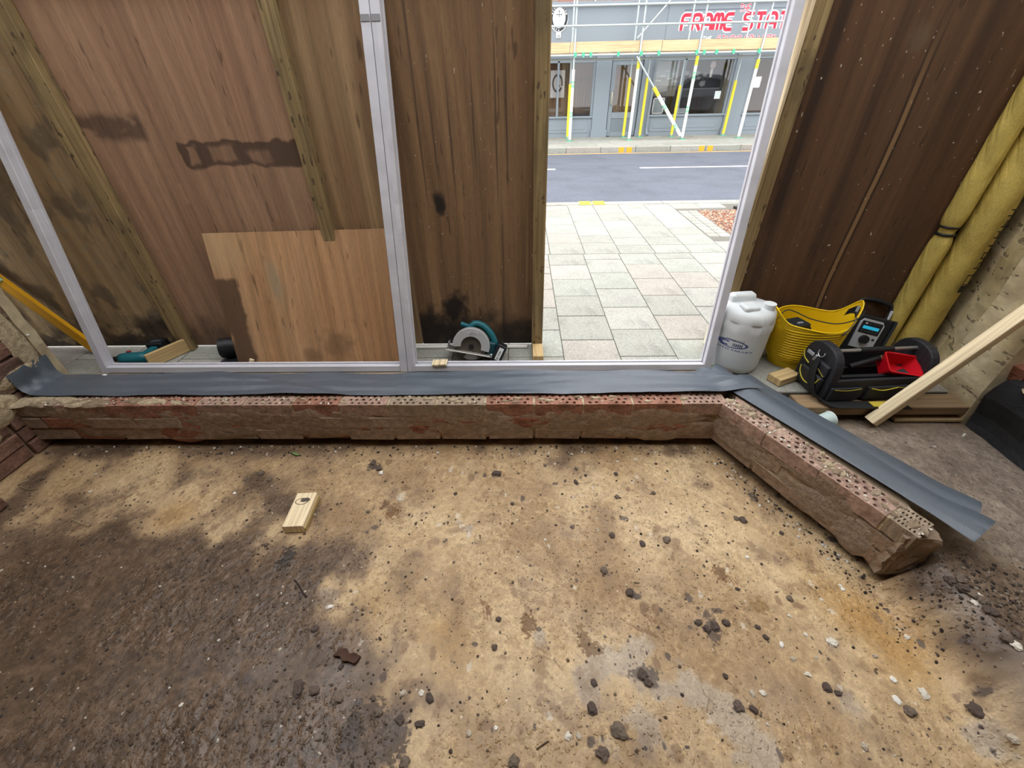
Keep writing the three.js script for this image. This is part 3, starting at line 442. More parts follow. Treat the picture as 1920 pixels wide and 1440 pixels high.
{
  const w = structure('far_pavement', 'pale slab pavement and kerb across the street');
  const r = rng(8); mesh('bedding', new THREE.BoxGeometry(24, .3, 3.6).translate(4, -.17, -14.4), jointMat, w);
  for (let i = 0; i < 14; i++) for (let j = 0; j < 4; j++) { const k = Math.floor(r() * 5), o = mesh('paving_slab', cbox(.894, .05, .594, .004, 1.2, k * .3, k * .2), slabMats[k], w); o.position.set(-2 + i * .9 + (j % 2) * .45, .005, -12.98 - j * .6); }
  for (let i = 0; i < 14; i++) { const o = mesh('kerb_stone', cbox(.906, .16, .15, .012, 1.2, i * .3, i), slabMats[i % 5], w); o.position.set(-2 + i * .913, -.05, -12.6); }
  const yel = mat(0xe0a52c, .75); for (const px of [1165, 1180, 1315, 1331]) { const p = pxZ(px, 280, -12.52); mesh('paint_mark', new THREE.BoxGeometry(.14, .13, .004).translate(p.x, -.045, -12.523), yel, w).userData.label = 'orange kerb marking'; }
}
// ---------------------------------------------------------------- shopfront across the street
const S = (px, py, z = SHOPZ) => pxZ(px, py, z);
const shopGrey = mat(0x848d94, .55), shopDark = mat(0x747d84, .6), shopLine = mat(0x3f444c, .6), glass = phys({ color: 0xffffff, roughness: .02, metalness: 0, transmission: 1, thickness: 0, ior: 1.5 });
const darkIn = mat(0x8c857c, .9), woodIn = mat(0xffffff, .8, { map: plyTex(0, 2, 0, 2, 256, 256, { base: [128, 100, 70], alt: [92, 70, 50], warm: [110, 84, 60], seed: 8 }) });
// one rounded display alphabet for the sign: polylines and curves on a 1 x 1 cell, y up
const GL = {
  F: (c) => { c.M(0, 0); c.L(0, .62); c.Q(0, 1, .38, 1); c.L(1, 1); c.M(0, .5); c.L(.8, .5); }, R: (c) => { c.M(0, 0); c.L(0, .62); c.Q(0, 1, .3, 1); c.L(.62, 1); c.Q(1, 1, 1, .74); c.Q(1, .48, .62, .48); c.L(.1, .48); c.M(.5, .48); c.L(1, 0); },
  A: (c) => { c.M(0, 0); c.L(0, .55); c.Q(0, 1, .5, 1); c.Q(1, 1, 1, .55); c.L(1, 0); c.M(0, .38); c.L(1, .38); }, M: (c) => { c.M(0, 0); c.L(0, .65); c.Q(0, 1, .25, 1); c.Q(.5, 1, .5, .65); c.L(.5, 0); c.M(.5, .65); c.Q(.5, 1, .75, 1); c.Q(1, 1, 1, .65); c.L(1, 0); },
  E: (c) => { c.M(1, 1); c.L(.4, 1); c.Q(0, 1, 0, .6); c.L(0, .4); c.Q(0, 0, .4, 0); c.L(1, 0); c.M(0, .5); c.L(.85, .5); }, S: (c) => { c.M(1, 1); c.L(.4, 1); c.Q(0, 1, 0, .76); c.Q(0, .56, .5, .5); c.Q(1, .44, 1, .24); c.Q(1, 0, .6, 0); c.L(0, 0); },
  T: (c) => { c.M(0, 1); c.L(1, 1); c.M(.5, 1); c.L(.5, 0); }, I: (c) => { c.M(.5, 0); c.L(.5, 1); }, O: (c) => { c.M(.5, 0); c.Q(0, 0, 0, .5); c.Q(0, 1, .5, 1); c.Q(1, 1, 1, .5); c.Q(1, 0, .5, 0); }, N: (c) => { c.M(0, 0); c.L(0, .6); c.Q(0, 1, .5, 1); c.Q(1, 1, 1, .6); c.L(1, 0); },
  H: (c) => { c.M(0, 0); c.L(0, 1); c.M(1, 0); c.L(1, 1); c.M(0, .5); c.L(1, .5); }, U: (c) => { c.M(0, 1); c.L(0, .4); c.Q(0, 0, .5, 0); c.Q(1, 0, 1, .4); c.L(1, 1); }, D: (c) => { c.M(0, 0); c.L(0, 1); c.L(.5, 1); c.Q(1, 1, 1, .5); c.Q(1, 0, .5, 0); c.L(0, 0); }, G: (c) => { c.M(1, 1); c.L(.4, 1); c.Q(0, 1, 0, .5); c.Q(0, 0, .5, 0); c.L(1, 0); c.L(1, .45); c.L(.6, .45); }, L: (c) => { c.M(0, 1); c.L(0, 0); c.L(1, 0); }, Y: (c) => { c.M(0, 1); c.L(.5, .5); c.L(1, 1); c.M(.5, .5); c.L(.5, 0); },
};
function word(g, text, x0, y0, cw, ch, gap, layers) {            // y0 = baseline, canvas pixels
  for (const [lw, style] of layers) { let x = x0; g.lineWidth = lw; g.strokeStyle = style; g.lineCap = 'butt'; g.lineJoin = 'round'; for (const k of text) { if (k === ' ') { x += cw * .8; continue; } const w = k === 'I' ? cw * .3 : cw, ox = x; g.beginPath(); const P = (a, b) => [ox + (k === 'I' ? .5 : a) * w, y0 - b * ch]; GL[k]({ M: (a, b) => g.moveTo(...P(a, b)), L: (a, b) => g.lineTo(...P(a, b)), Q: (a, b, c, d) => g.quadraticCurveTo(...P(a, b), ...P(c, d)) }); g.stroke(); x += w + gap; } }
}
{
  const w = structure('wall_shop', 'grey painted shopfront with panelled stall risers, brick storey above');
  const box = (name, x0, x1, y0, y1, z0, z1, m, par = w) => { const o = mesh(name, cbox(x1 - x0, y1 - y0, z1 - z0, .006), m, par); o.position.set((x0 + x1) / 2, (y0 + y1) / 2, (z0 + z1) / 2); return o; };
  box('upper_storey', -6, 16, 3.12, 8.5, -15.6, -15.02, mat(0x9a7568, .9)); 
  for (const x of [.1, 1.55, 4.6, 7.6]) { const o = box('upper_window', x, x + .9, 3.16, 4.6, -15.04, -15.0, mat(0x7d6a5c, .9)); mesh('pane', new THREE.BoxGeometry(.9, 1.44, .006).translate(0, 0, .035), glass, o); mesh('sash_bar', new THREE.BoxGeometry(.04, 1.44, .02).translate(0, 0, .05), mat(0xcfcac4, .6), o); }
  box('fascia', -4, 13, 2.28, 3.1, -15.2, SHOPZ, shopGrey); box('cornice', -4, 13, 3.08, 3.15, -15.2, -14.9, shopGrey);
  const y1 = 1.93, yS = .58, yb = .02;
  const pil = (a, b) => { const o = box('pilaster', a, b, yb, 2.3, -15.12, -14.97, shopGrey); mesh('pilaster_base', cbox(b - a + .04, .2, .05, .004).translate(0, -1.04, .08), shopGrey, o); };
  const P1 = [S(1112, 200).x, S(1140, 200).x], P2 = [S(1197, 200).x, S(1216, 200).x], P3 = [S(1362, 200).x, S(1392, 200).x];
  pil(...P1); pil(...P2); pil(...P3); box('lintel', -4, 13, y1 + .03, 2.3, -15.15, -15.02, shopDark); pil(-1.2, -.7); pil(9.2, 9.7);
  box('interior_back', -4, 13, 0, 2.4, -17.2, -17.1, woodIn); box('window_backing', -1.2, P1[0] + .1, .3, 2.3, -15.52, -15.48, woodIn); box('interior_floor', -4, 13, -.02, .02, -17.2, -15.1, darkIn); box('interior_ceiling', -4, 13, 2.3, 2.4, -17.2, -15.1, darkIn);
  box('interior_side', P2[0] - .02, P2[0] + .02, 0, 2.4, -17.2, -15.1, darkIn); box('interior_side', P3[0] - .02, P3[0] + .02, 0, 2.4, -17.2, -15.1, darkIn);
  const win = (x0, x1, n, lab, muls = []) => {                    // stall riser, frame and panes between two pilasters
    const g = new THREE.Group(); g.name = 'window_' + n; scene.add(g); g.userData = { kind: 'structure', label: lab };
    box('stall_riser', x0, x1, yb, yS - .03, -15.1, -15.02, shopGrey, g); const pn = box('riser_panel', x0 + .12, x1 - .12, yb + .12, yS - .14, -15.03, -15.005, shopGrey, g); mesh('panel_field', cbox(x1 - x0 - .42, yS - yb - .44, .012, .004).translate(0, 0, .016), shopGrey, pn);
    box('sill', x0, x1, yS - .05, yS, -15.12, -14.96, shopGrey, g); box('head', x0, x1, y1 - .06, y1 + .03, -15.1, -15.01, shopGrey, g);
    for (const q of [x0, x1 - .07]) box('jamb', q, q + .07, yS, y1, -15.1, -15.02, shopGrey, g);
    const xs2 = [x0 + .07, ...muls, x1 - .07]; for (const m of muls) box('mullion', m - .03, m + .03, yS, y1, -15.1, -15.01, shopGrey, g);
    for (let i = 0; i < xs2.length - 1; i++) mesh('pane', new THREE.BoxGeometry(xs2[i + 1] - xs2[i], y1 - yS, .006).translate((xs2[i] + xs2[i + 1]) / 2, (y1 + yS) / 2, -15.06), glass, g);
  };
  win(-.7, P1[0], 1, 'left display window of the grey shopfront', [S(1046, 170).x]); win(P2[1], P3[0], 2, 'large display window of the grey shopfront', [S(1279, 160).x]); win(P3[1], 9.2, 3, 'right display window of the grey shopfront', [S(1460, 160).x]);
  { // door
    const x0 = P1[1] + .02, x1 = P2[0] - .02, d = new THREE.Group(); d.name = 'door_1'; scene.add(d); d.userData = { kind: 'structure', label: 'grey half-glazed shop door numbered 12' };
    box('door_head', x0, x1, y1 - .04, y1 + .04, -15.1, -15.02, shopGrey, d); for (const q of [x0, x1 - .12]) box('stile', q, q + .12, .04, y1 - .04, -15.09, -15.03, shopGrey, d);
    box('lock_rail', x0 + .12, x1 - .12, .5, .66, -15.09, -15.03, shopGrey, d); box('top_rail', x0 + .12, x1 - .12, y1 - .14, y1 - .04, -15.09, -15.03, shopGrey, d); box('lower_panel', x0 + .12, x1 - .12, .12, .5, -15.085, -15.045, shopDark, d); box('bottom_rail', x0 + .12, x1 - .12, .02, .14, -15.09, -15.03, shopGrey, d); box('threshold', x0, x1, 0, .03, -15.1, -14.92, shopGrey, d);
    mesh('pane', new THREE.BoxGeometry(x1 - x0 - .24, y1 - .8, .006).translate((x0 + x1) / 2, (y1 - .14 + .66) / 2, -15.06), glass, d);
    const hx = S(1140, 185); const h = mesh('handle', tube([[x0 + .06, hx.y - .16, -15.03], [x0 + .06, hx.y - .16, -14.98], [x0 + .06, hx.y + .16, -14.98], [x0 + .06, hx.y + .16, -15.03]], .014, 20, 8), mat(0xd9c7a0, .3, { metalness: .8 }), d); h.userData.label = 'pale metal pull handle';
    const num = canvasTex(128, 128, (g) => { g.fillStyle = '#6b563e'; g.fillRect(0, 0, 128, 128); g.fillStyle = '#1d1814'; g.font = 'bold 108px serif'; g.fillText('12', 6, 104); });
    mesh('house_number', new THREE.BoxGeometry(.16, .16, .004).translate(x0 + .24, .76, -15.05), mat(0xffffff, .6, { map: num }), d).userData.label = 'dark number 12 on the glass';
    const c = mesh('blind', new THREE.BoxGeometry(x1 - x0, 1.4, .02).translate((x0 + x1) / 2, 1.25, -15.3), woodIn, d); c.userData.label = 'brown curtain behind the door glass';
  }
  // sign lettering, printed flat on its own board
  const bx0 = 4.0, bx1 = 8.6, by0 = 2.33, by1 = 3.07, cw = 2048, ch = Math.round(2048 * (by1 - by0) / (bx1 - bx0)), X = (m) => (m - bx0) / (bx1 - bx0) * cw, Y = (m) => (by1 - m) / (by1 - by0) * ch;
  const sign = canvasTex(cw, ch, (g) => {
    g.fillStyle = '#848d94'; g.fillRect(0, 0, cw, ch);
    const a = S(1272, 56), e = S(1370, 56), s2 = S(1387, 55), n2 = S(1500, 50), base = Y(2.515), hh = Y(2.515) - Y(2.835);
    const fit = (x0, x1, n, I = 0) => { const tot = X(x1) - X(x0); return tot / ((n - I) + I * .3 + (n - 1) * .33); };
    let c1 = fit(a.x + .06, e.x - .02, 5); word(g, 'FRAME', X(a.x + .06), base, c1, hh, c1 * .36, [[58, '#f6eef0'], [35, '#c81f3c']]);
    c1 = fit(s2.x + .06, 7.98, 7, 1); word(g, 'STATION', X(s2.x + .06), base, c1, hh, c1 * .36, [[58, '#f6eef0'], [35, '#c81f3c']]);
    const th = S(1386, 20); word(g, 'THE', X(th.x), Y(2.87), 34, Y(2.87) - Y(3.02), 14, [[20, '#f6eef0'], [10, '#d0304a']]);
    g.fillStyle = '#585f6a'; g.fillRect(X(4.42), Y(2.945), X(6.0) - X(4.42), 9); g.fillRect(X(6.68), Y(2.945), X(8.3) - X(6.68), 9);
    word(g, 'THE', X(5.05), Y(2.30), 26, 34, 12, [[9, '#e9e4e6']]); word(g, 'STUDIO GALLERY', X(5.45), Y(2.275), 38, 48, 17, [[18, '#f0e6e8'], [10, '#c42a44']]);
  });
  const sb = mesh('sign_board', new THREE.BoxGeometry(bx1 - bx0, by1 - by0, .012), [shopGrey, shopGrey, shopGrey, shopGrey, mat(0xffffff, .55, { map: sign }), shopGrey], w); sb.position.set((bx0 + bx1) / 2, (by0 + by1) / 2, SHOPZ + .008); sb.userData.label = 'red lettering with white outlines on a grey sign';
  // round belt badge: an oval plaque cut to shape
  const bc = S(1048, 41), bw = .49, bh = .56, em = canvasTex(512, 768, (g) => {
    g.fillStyle = '#f4f4f4'; g.fillRect(0, 0, 512, 768); g.fillStyle = '#2a2c30'; g.beginPath(); g.ellipse(256, 300, 228, 274, 0, 0, 7); g.fill(); g.fillStyle = '#f4f4f4'; g.beginPath(); g.ellipse(256, 300, 166, 208, 0, 0, 7); g.fill();
    g.font = 'bold 58px sans-serif'; g.textAlign = 'center'; g.textBaseline = 'middle'; const t = 'DENO HELCOM'; [...t].forEach((k, i) => { const a = -2.75 + i * .24; g.save(); g.translate(256 + 197 * Math.cos(a), 300 + 241 * Math.sin(a)); g.rotate(a + Math.PI / 2); g.fillStyle = '#f4f4f4'; g.fillText(k, 0, 0); g.restore(); });
    g.strokeStyle = '#33363a'; g.lineWidth = 14; g.beginPath(); for (const [a, b, c, d] of [[256, 150, 256, 290], [180, 235, 332, 235], [232, 170, 280, 170], [196, 214, 196, 256], [316, 214, 316, 256]]) { g.moveTo(a, b); g.lineTo(c, d); } g.stroke(); g.lineWidth = 7; g.beginPath(); g.moveTo(196, 290); g.lineTo(256, 380); g.lineTo(316, 290); g.stroke();
    g.fillStyle = '#33363a'; g.font = 'bold 40px serif'; g.fillText('IN BAIE', 256, 430); g.font = 'bold 48px serif'; g.fillText('CT', 270, 492); g.strokeStyle = '#f4f4f4'; g.lineWidth = 30; g.beginPath(); g.arc(90, 500, 46, 0, 7); g.stroke(); g.strokeStyle = '#2a2c30'; g.lineWidth = 10; g.beginPath(); g.arc(90, 500, 40, 0, 7); g.stroke();
    g.fillStyle = '#f4f4f4'; for (const [a, b] of [[190, 528], [256, 548]]) { g.beginPath(); g.arc(a, b, 15, 0, 7); g.fill(); } g.fillStyle = '#2a2c30'; g.fillRect(232, 640, 18, 60); g.fillRect(262, 640, 18, 60);
  });
  const sh = new THREE.Shape(); sh.absellipse(0, .04, bw / 2, bh / 2, 0, Math.PI * 2); const eg = new THREE.ExtrudeGeometry(sh, { depth: .02, bevelEnabled: false, curveSegments: 40 }); const eg2 = new THREE.ExtrudeGeometry((() => { const q = new THREE.Shape(); q.moveTo(-.06, -.36); q.lineTo(.06, -.36); q.lineTo(.07, -.2); q.lineTo(-.07, -.2); q.closePath(); return q; })(), { depth: .018, bevelEnabled: false });
  const bg = merge([eg, eg2]); { const p = bg.attributes.position, uv = bg.attributes.uv; for (let i = 0; i < p.count; i++) uv.setXY(i, p.getX(i) / .53 + .5, (p.getY(i) + .425) / .795); }
  const bd = mesh('badge', bg, mat(0xffffff, .6, { map: em }), w); bd.position.set(bc.x, bc.y + .02, SHOPZ + .002); bd.userData.label = 'round black and white belt badge';
}
// things shown in the windows
{
  const iron = mat(0x2b2523, .6, { metalness: .4 });
  const pc = S(1046, 158), poster = canvasTex(256, 384, (g) => { g.fillStyle = '#aaa6a2'; g.fillRect(0, 0, 256, 384); g.strokeStyle = '#3a3836'; g.lineWidth = 30; g.beginPath(); g.ellipse(128, 180, 82, 116, 0, .5, 6.6); g.stroke(); g.fillStyle = '#4a4846'; g.fillRect(116, 130, 22, 50); g.fillRect(150, 200, 16, 34); });
  single('window_poster', new THREE.BoxGeometry(.42, .66, .01).translate(pc.x, pc.y, -15.16), mat(0xffffff, .7, { map: poster }), 'grey poster with a dark ring hung in the left shop window', 'poster');
  const gx = S(1091, 180), gr = thing('iron_gate', 'small rusty iron gate panel displayed in the left shop window', 'gate', [gx.x, .62, -15.4]);
  for (let i = 0; i < 7; i++) mesh('bar', new THREE.CylinderGeometry(.008, .008, .95 + (i === 3 ? .2 : 0), 6).translate(-.24 + i * .08, .47 + (i === 3 ? .1 : 0), 0), iron, gr);
  for (const y of [.14, .86]) mesh('rail', new THREE.BoxGeometry(.52, .016, .016).translate(0, y, 0), iron, gr); mesh('stand', new THREE.BoxGeometry(.56, .03, .12).translate(0, -.015, 0), iron, gr);
  const cv = canvasTex(256, 192, (g) => { g.fillStyle = '#a9b2b4'; g.fillRect(0, 0, 256, 192); g.fillStyle = '#8d8f86'; g.fillRect(0, 100, 256, 40); g.fillStyle = '#6e6a60'; g.fillRect(0, 140, 256, 52); g.fillStyle = '#c3c8c6'; for (let i = 0; i < 9; i++) g.fillRect(i * 29, 60 + (i * 37) % 60, 40, 7); g.fillStyle = '#7c4a3a'; g.fillRect(20, 120, 60, 30); });
  const la = S(1248, 150), L = thing('landscape_picture', 'large pale landscape picture behind the big shop window', 'picture', [la.x, la.y - .4, -15.5]); mesh('canvas', new THREE.BoxGeometry(.95, .95, .03).translate(0, .48, 0), mat(0xffffff, .7, { map: cv }), L); mesh('frame_edge', new THREE.BoxGeometry(1, 1, .02).translate(0, .48, -.02), mat(0x5a4438, .7), L);
  const pr = canvasTex(256, 256, (g) => { g.fillStyle = '#1e1f22'; g.fillRect(0, 0, 256, 256); const r = rng(6); g.fillStyle = '#787878'; for (let i = 0; i < 10; i++) { g.beginPath(); g.ellipse(20 + r() * 130, 110 + r() * 70, 8 + r() * 14, 8 + r() * 10, 0, 0, 7); g.fill(); } g.fillStyle = '#22242c'; g.fillRect(150, 90, 80, 160); g.fillStyle = '#bdb3ab'; g.beginPath(); g.ellipse(178, 66, 17, 24, 0, 0, 7); g.fill(); g.fillStyle = '#d8d4d0'; g.fillRect(168, 90, 16, 50); });
  const pa = S(1330, 145); const Q = thing('portrait_print', 'dark monochrome figure print behind the big shop window', 'picture', [pa.x, pa.y - .45, -15.55]); mesh('print', new THREE.BoxGeometry(1.2, 1, .02).translate(0, .5, 0), mat(0xffffff, .7, { map: pr }), Q); mesh('frame_edge', new THREE.BoxGeometry(1.26, 1.06, .02).translate(0, .5, -.018), mat(0x141414, .6), Q);
  const nt = S(1347, 178); single('window_notice', new THREE.BoxGeometry(.17, .19, .004).translate(nt.x, nt.y, -15.07), mat(0xd9e2e0, .6), 'small white notice stuck inside the big shop window', 'notice');
  const ntb = S(1421, 154); single('window_notice', new THREE.BoxGeometry(.22, .26, .004).translate(ntb.x, ntb.y, -15.07), mat(0xdedede, .6), 'white notice stuck inside the right shop window', 'notice');
  for (const [px, lab] of [[1238, 'white picture frame leaning low behind the big shop window'], [1283, 'small white box on the sill of the big shop window']]) { const p = S(px, 205), f = thing('display_picture', lab, 'picture', [p.x, .59, -15.3]); for (const [x, y, a, b] of [[-.16, .2, .03, .4], [.16, .2, .03, .4], [0, .01, .35, .03], [0, .39, .35, .03]]) mesh('frame_bar', new THREE.BoxGeometry(a, b, .03).translate(x, y, 0), mat(0xdad7d2, .6), f); if (px > 1260) f.scale.set(1, .3, 1); mesh('mount', new THREE.BoxGeometry(.3, .36, .01).translate(0, .2, -.01), mat(0x8d9494, .7), f); }
}

// ---------------------------------------------------------------- scaffold in front of it
{
  const steel = mat(0xb8c2c2, .45, { metalness: .45 }), white = mat(0xe8e8e2, .7), yellow = mat(0xe2d13a, .7), green = mat(0x4fae86, .6), boardTex = mat(0xdcc4a0, .8, { map: timberMap });
  const tapeTex = canvasTex(32, 256, (g) => { g.fillStyle = '#e9e9e4'; g.fillRect(0, 0, 32, 256); g.fillStyle = '#8ecfa0'; g.fillRect(0, 40, 32, 24); g.fillRect(0, 150, 32, 22); g.fillStyle = '#e9e9e4'; g.fillRect(0, 49, 32, 3); g.fillRect(0, 159, 32, 3); });
  const tape = mat(0xffffff, .7, { map: tapeTex });
  const ZO = -14, ZI = -14.72;
  const standard = (px, top, sleeve, m, lab, z, capTop) => {
    const b = pxZ(px, 262, z), o = thing('scaffold_standard', lab, 'scaffold pole', [b.x, .03, z], 0, 'scaffold uprights');
    mesh('tube', new THREE.CylinderGeometry(.024, .024, top, 10).translate(0, top / 2 + .006, 0), steel, o); mesh('base_plate', new THREE.BoxGeometry(.17, .012, .17).translate(0, .006, 0), green, o);
    if (sleeve) { mesh('foam_sleeve', new THREE.CylinderGeometry(.04, .04, sleeve, 12).translate(0, sleeve / 2 + .05, 0), m, o); if (capTop) mesh('sleeve_cap', new THREE.CylinderGeometry(.042, .042, .2, 12).translate(0, sleeve + .0, 0), yellow, o); }
    return o;
  };
  standard(1068, 4.6, 1.62, tape, 'scaffold upright in a white and green sleeve before the left shop window', ZO); standard(1179, 4.6, 1.75, white, 'scaffold upright in a plain white sleeve beside the shop door', ZO, true);
  standard(1278, 4.6, 1.8, tape, 'scaffold upright in a marked white sleeve before the big shop window', ZO, true); standard(1383, 4.6, 1.7, white, 'scaffold upright in a white sleeve before the right shop window', ZO, true);
  standard(1063.5, 4.4, 1.3, yellow, 'inner scaffold upright in a worn yellow sleeve behind the tape-marked one', ZI); standard(1167.5, 4.4, 1.42, yellow, 'inner scaffold upright in a yellow sleeve in front of the shop door', ZI); standard(1198, 2, 1.42, yellow, 'short bright yellow sleeved upright in front of the pilaster by the door', ZI); standard(1257, 4.4, 1.22, yellow, 'inner scaffold upright in a yellow sleeve before the landscape picture', ZI); standard(1353, 4.4, 1.3, yellow, 'inner scaffold upright in a pale yellow sleeve at the big window edge', ZI);
  const rail = (y, z, lab, r = .024) => single('scaffold_rail', cyl(r, r, [-3, y, z], [12, y - .02, z], 10), steel, lab, 'scaffold pole', 'scaffold rails');
  rail(2.975, ZO + .06, 'upper horizontal guard rail of the scaffold'); rail(2.59, ZO + .06, 'lower horizontal guard rail crossing the sign'); rail(2.0, ZO + .06, 'horizontal scaffold ledger under the timber boards'); rail(1.93, ZI + .05, 'inner horizontal scaffold ledger over the shop windows');
  const diag = (a, b, lab, sl) => { const o = thing('scaffold_brace', lab, 'scaffold pole'); mesh('tube', cyl(.022, .022, a, b, 10), steel, o); if (sl) { const A = V3(...a), B = V3(...b), at = (t) => A.clone().lerp(B, t).toArray(); mesh('foam_sleeve', cyl(.045, .045, at(.38), at(.97), 12), tape, o); mesh('sleeve_cap', cyl(.047, .047, at(.36), at(.46), 12), yellow, o); } };
  const d0 = pxZ(1194, 106, ZO + .09), d1 = pxZ(1278, 258, ZO + .09); diag([d0.x, d0.y, d0.z], [d1.x, d1.y, d1.z], 'diagonal brace in a marked sleeve between two uprights', true);
  const u0 = pxZ(1195, 72, ZI + .06), u1 = pxZ(1258, 0, ZI + .06), ux = u1.clone().sub(u0).multiplyScalar(1.6).add(u0); diag([u0.x, u0.y, u0.z], [ux.x, ux.y, ux.z], 'bare diagonal brace crossing the grey sign');
  let bx = -2.6; for (const [len, tone] of [[3.9, 0], [2.4, 1], [3.0, 0], [3.2, 1]]) { const o = single('scaffold_board', cbox(.225, len - .01, .038, .004, 1, bx, tone * .3), boardTex, ['timber scaffold toe board below the belt badge', 'timber scaffold toe board above the shop door', 'timber scaffold toe board below the red lettering', 'timber scaffold toe board towards the right shop window'][Math.round((bx + 2.6) / 2.9)], 'board', 'scaffold toe boards'); o.rotation.z = Math.PI / 2; o.position.set(bx + len / 2, 2.155 + tone * .006, ZO - .046); bx += len; }
  const deck = thing('scaffold_deck', 'timber scaffold deck seen edge on under the toe boards', 'scaffold deck', [4.2, 2.02, -14.37]); for (let i = 0; i < 3; i++) { const o = mesh('deck_board', cbox(.192, 13.6, .036, .003), boardTex, deck); o.rotation.set(Math.PI / 2, 0, Math.PI / 2); o.position.set(0, 0, -.2 + i * .2); }
  for (const [px, py] of [[1094, 100], [1108, 100], [1160, 98], [1236, 97], [1321, 96], [1344, 96], [1376, 95], [1424, 95], [1079, 99], [1203, 98], [1307, 96]]) { const p = pxZ(px, py, ZO + .1), c = thing('scaffold_coupler', 'green scaffold coupler clamped on the ledger', 'coupler', [p.x, 2.0 - .0013 * (p.x + 3), ZO + .06], 0, 'green couplers along the ledger'); mesh('clamp', new THREE.TorusGeometry(.036, .016, 6, 14).rotateY(Math.PI / 2), green, c); mesh('flap', cbox(.07, .1, .03, .006).translate(0, .01, .035), green, c); mesh('bolt', new THREE.CylinderGeometry(.01, .01, .07, 6).rotateX(Math.PI / 2).translate(0, -.04, .03), steel, c); }
  const dp = S(1208, 256); single('downpipe', tube([[dp.x, 2.2, -14.86], [dp.x, 1, -14.86], [dp.x, .14, -14.86], [dp.x + .03, .07, -14.8]], .035, 30, 10), shopGrey, 'grey rainwater downpipe beside the shop door', 'pipe');
  // black twin-rail stand on the near pavement, seen in the slot beside the white frame
  const rp = pxZ(1472, 118, -5), rb = pxY(1430, 300, PAVE), st = thing('railing_post', 'black twin metal post standing on the pavement beyond the white frame', 'post', [rp.x, PAVE, -5]); const blk = mat(0x17181b, .4, { metalness: .3 });
  for (const s of [-.03, .03]) mesh('rail', new THREE.CylinderGeometry(.018, .018, rp.y - PAVE, 10).translate(s, (rp.y - PAVE) / 2, 0), blk, st); for (const f of [.82, .45]) mesh('collar', cbox(.12, .05, .06, .005).translate(0, (rp.y - PAVE) * f, 0), blk, st); mesh('foot', cbox(.16, .02, .12, .004).translate(0, .01, 0), blk, st); for (const s of [-.03, .03]) mesh('cap', new THREE.SphereGeometry(.024, 10, 8).translate(s, rp.y - PAVE, 0), blk, st);
}

// silver car parked on the near side, out of frame; the big shop window mirrors it
{
  const t = thing('parked_car', 'silver hatchback parked by the near kerb, mirrored in the big shop window', 'car', [7.6, roadY(-6.55), -6.55]), paint = mat(0xb9bec4, .3, { metalness: .5 }), dark = mat(0x15181c, .15), rubber = mat(0x1a1a1b, .85);
  const prof = (pts, d, b) => { const s = new THREE.Shape(); pts.forEach(([x, y], i) => i ? s.lineTo(x, y) : s.moveTo(x, y)); s.closePath(); return new THREE.ExtrudeGeometry(s, { depth: d - 2 * b, bevelEnabled: true, bevelSize: b, bevelThickness: b, bevelSegments: 3 }).translate(0, 0, -d / 2 + b); };
  const arch = (cx, r) => Array.from({ length: 9 }, (_, i) => [cx - r * Math.cos(i / 8 * Math.PI), .28 + r * Math.sin(i / 8 * Math.PI)]);
  mesh('body', prof([[-1.98, .3], ...arch(-1.28, .34), [-.9, .22], [.9, .22], ...arch(1.3, .34), [1.95, .32], [2.0, .62], [1.9, .88], [1.55, .95], [-.75, .95], [-1.7, .8], [-1.98, .66]], 1.7, .06), paint, t);
  mesh('cabin', prof([[-.8, .92], [-.15, 1.38], [.3, 1.45], [1.15, 1.42], [1.6, 1.2], [1.86, .9]], 1.46, .08), paint, t);
  for (const s of [-1, 1]) { mesh('side_glass', prof([[-.55, .96], [-.08, 1.31], [.42, 1.37], [.42, .96]], .02, .004).translate(0, 0, s * .735), dark, t); mesh('side_glass', prof([[.48, .96], [.48, 1.37], [1.1, 1.34], [1.45, 1.14], [1.5, .96]], .02, .004).translate(0, 0, s * .735), dark, t); for (const x of [-1.28, 1.3]) { const w = mesh('wheel', new THREE.CylinderGeometry(.31, .31, .2, 28).rotateX(Math.PI / 2).translate(x, .31, s * .72), rubber, t); mesh('hub_cap', new THREE.CylinderGeometry(.2, .2, .02, 24).rotateX(Math.PI / 2).translate(x, .31, s * .83), mat(0x9ea3a8, .35, { metalness: .7 }), w); } }
  mesh('windscreen', new THREE.BoxGeometry(.02, .66, 1.2).rotateZ(-.96).translate(-.53, 1.17, 0), dark, t); mesh('tail_light', rbox(.06, .16, .22, .02).translate(1.93, .8, .62), mat(0x8c1f22, .3), t); mesh('head_lamp', rbox(.14, .1, .3, .03).translate(-1.9, .7, .56), mat(0xdfe6ea, .15), t);
}
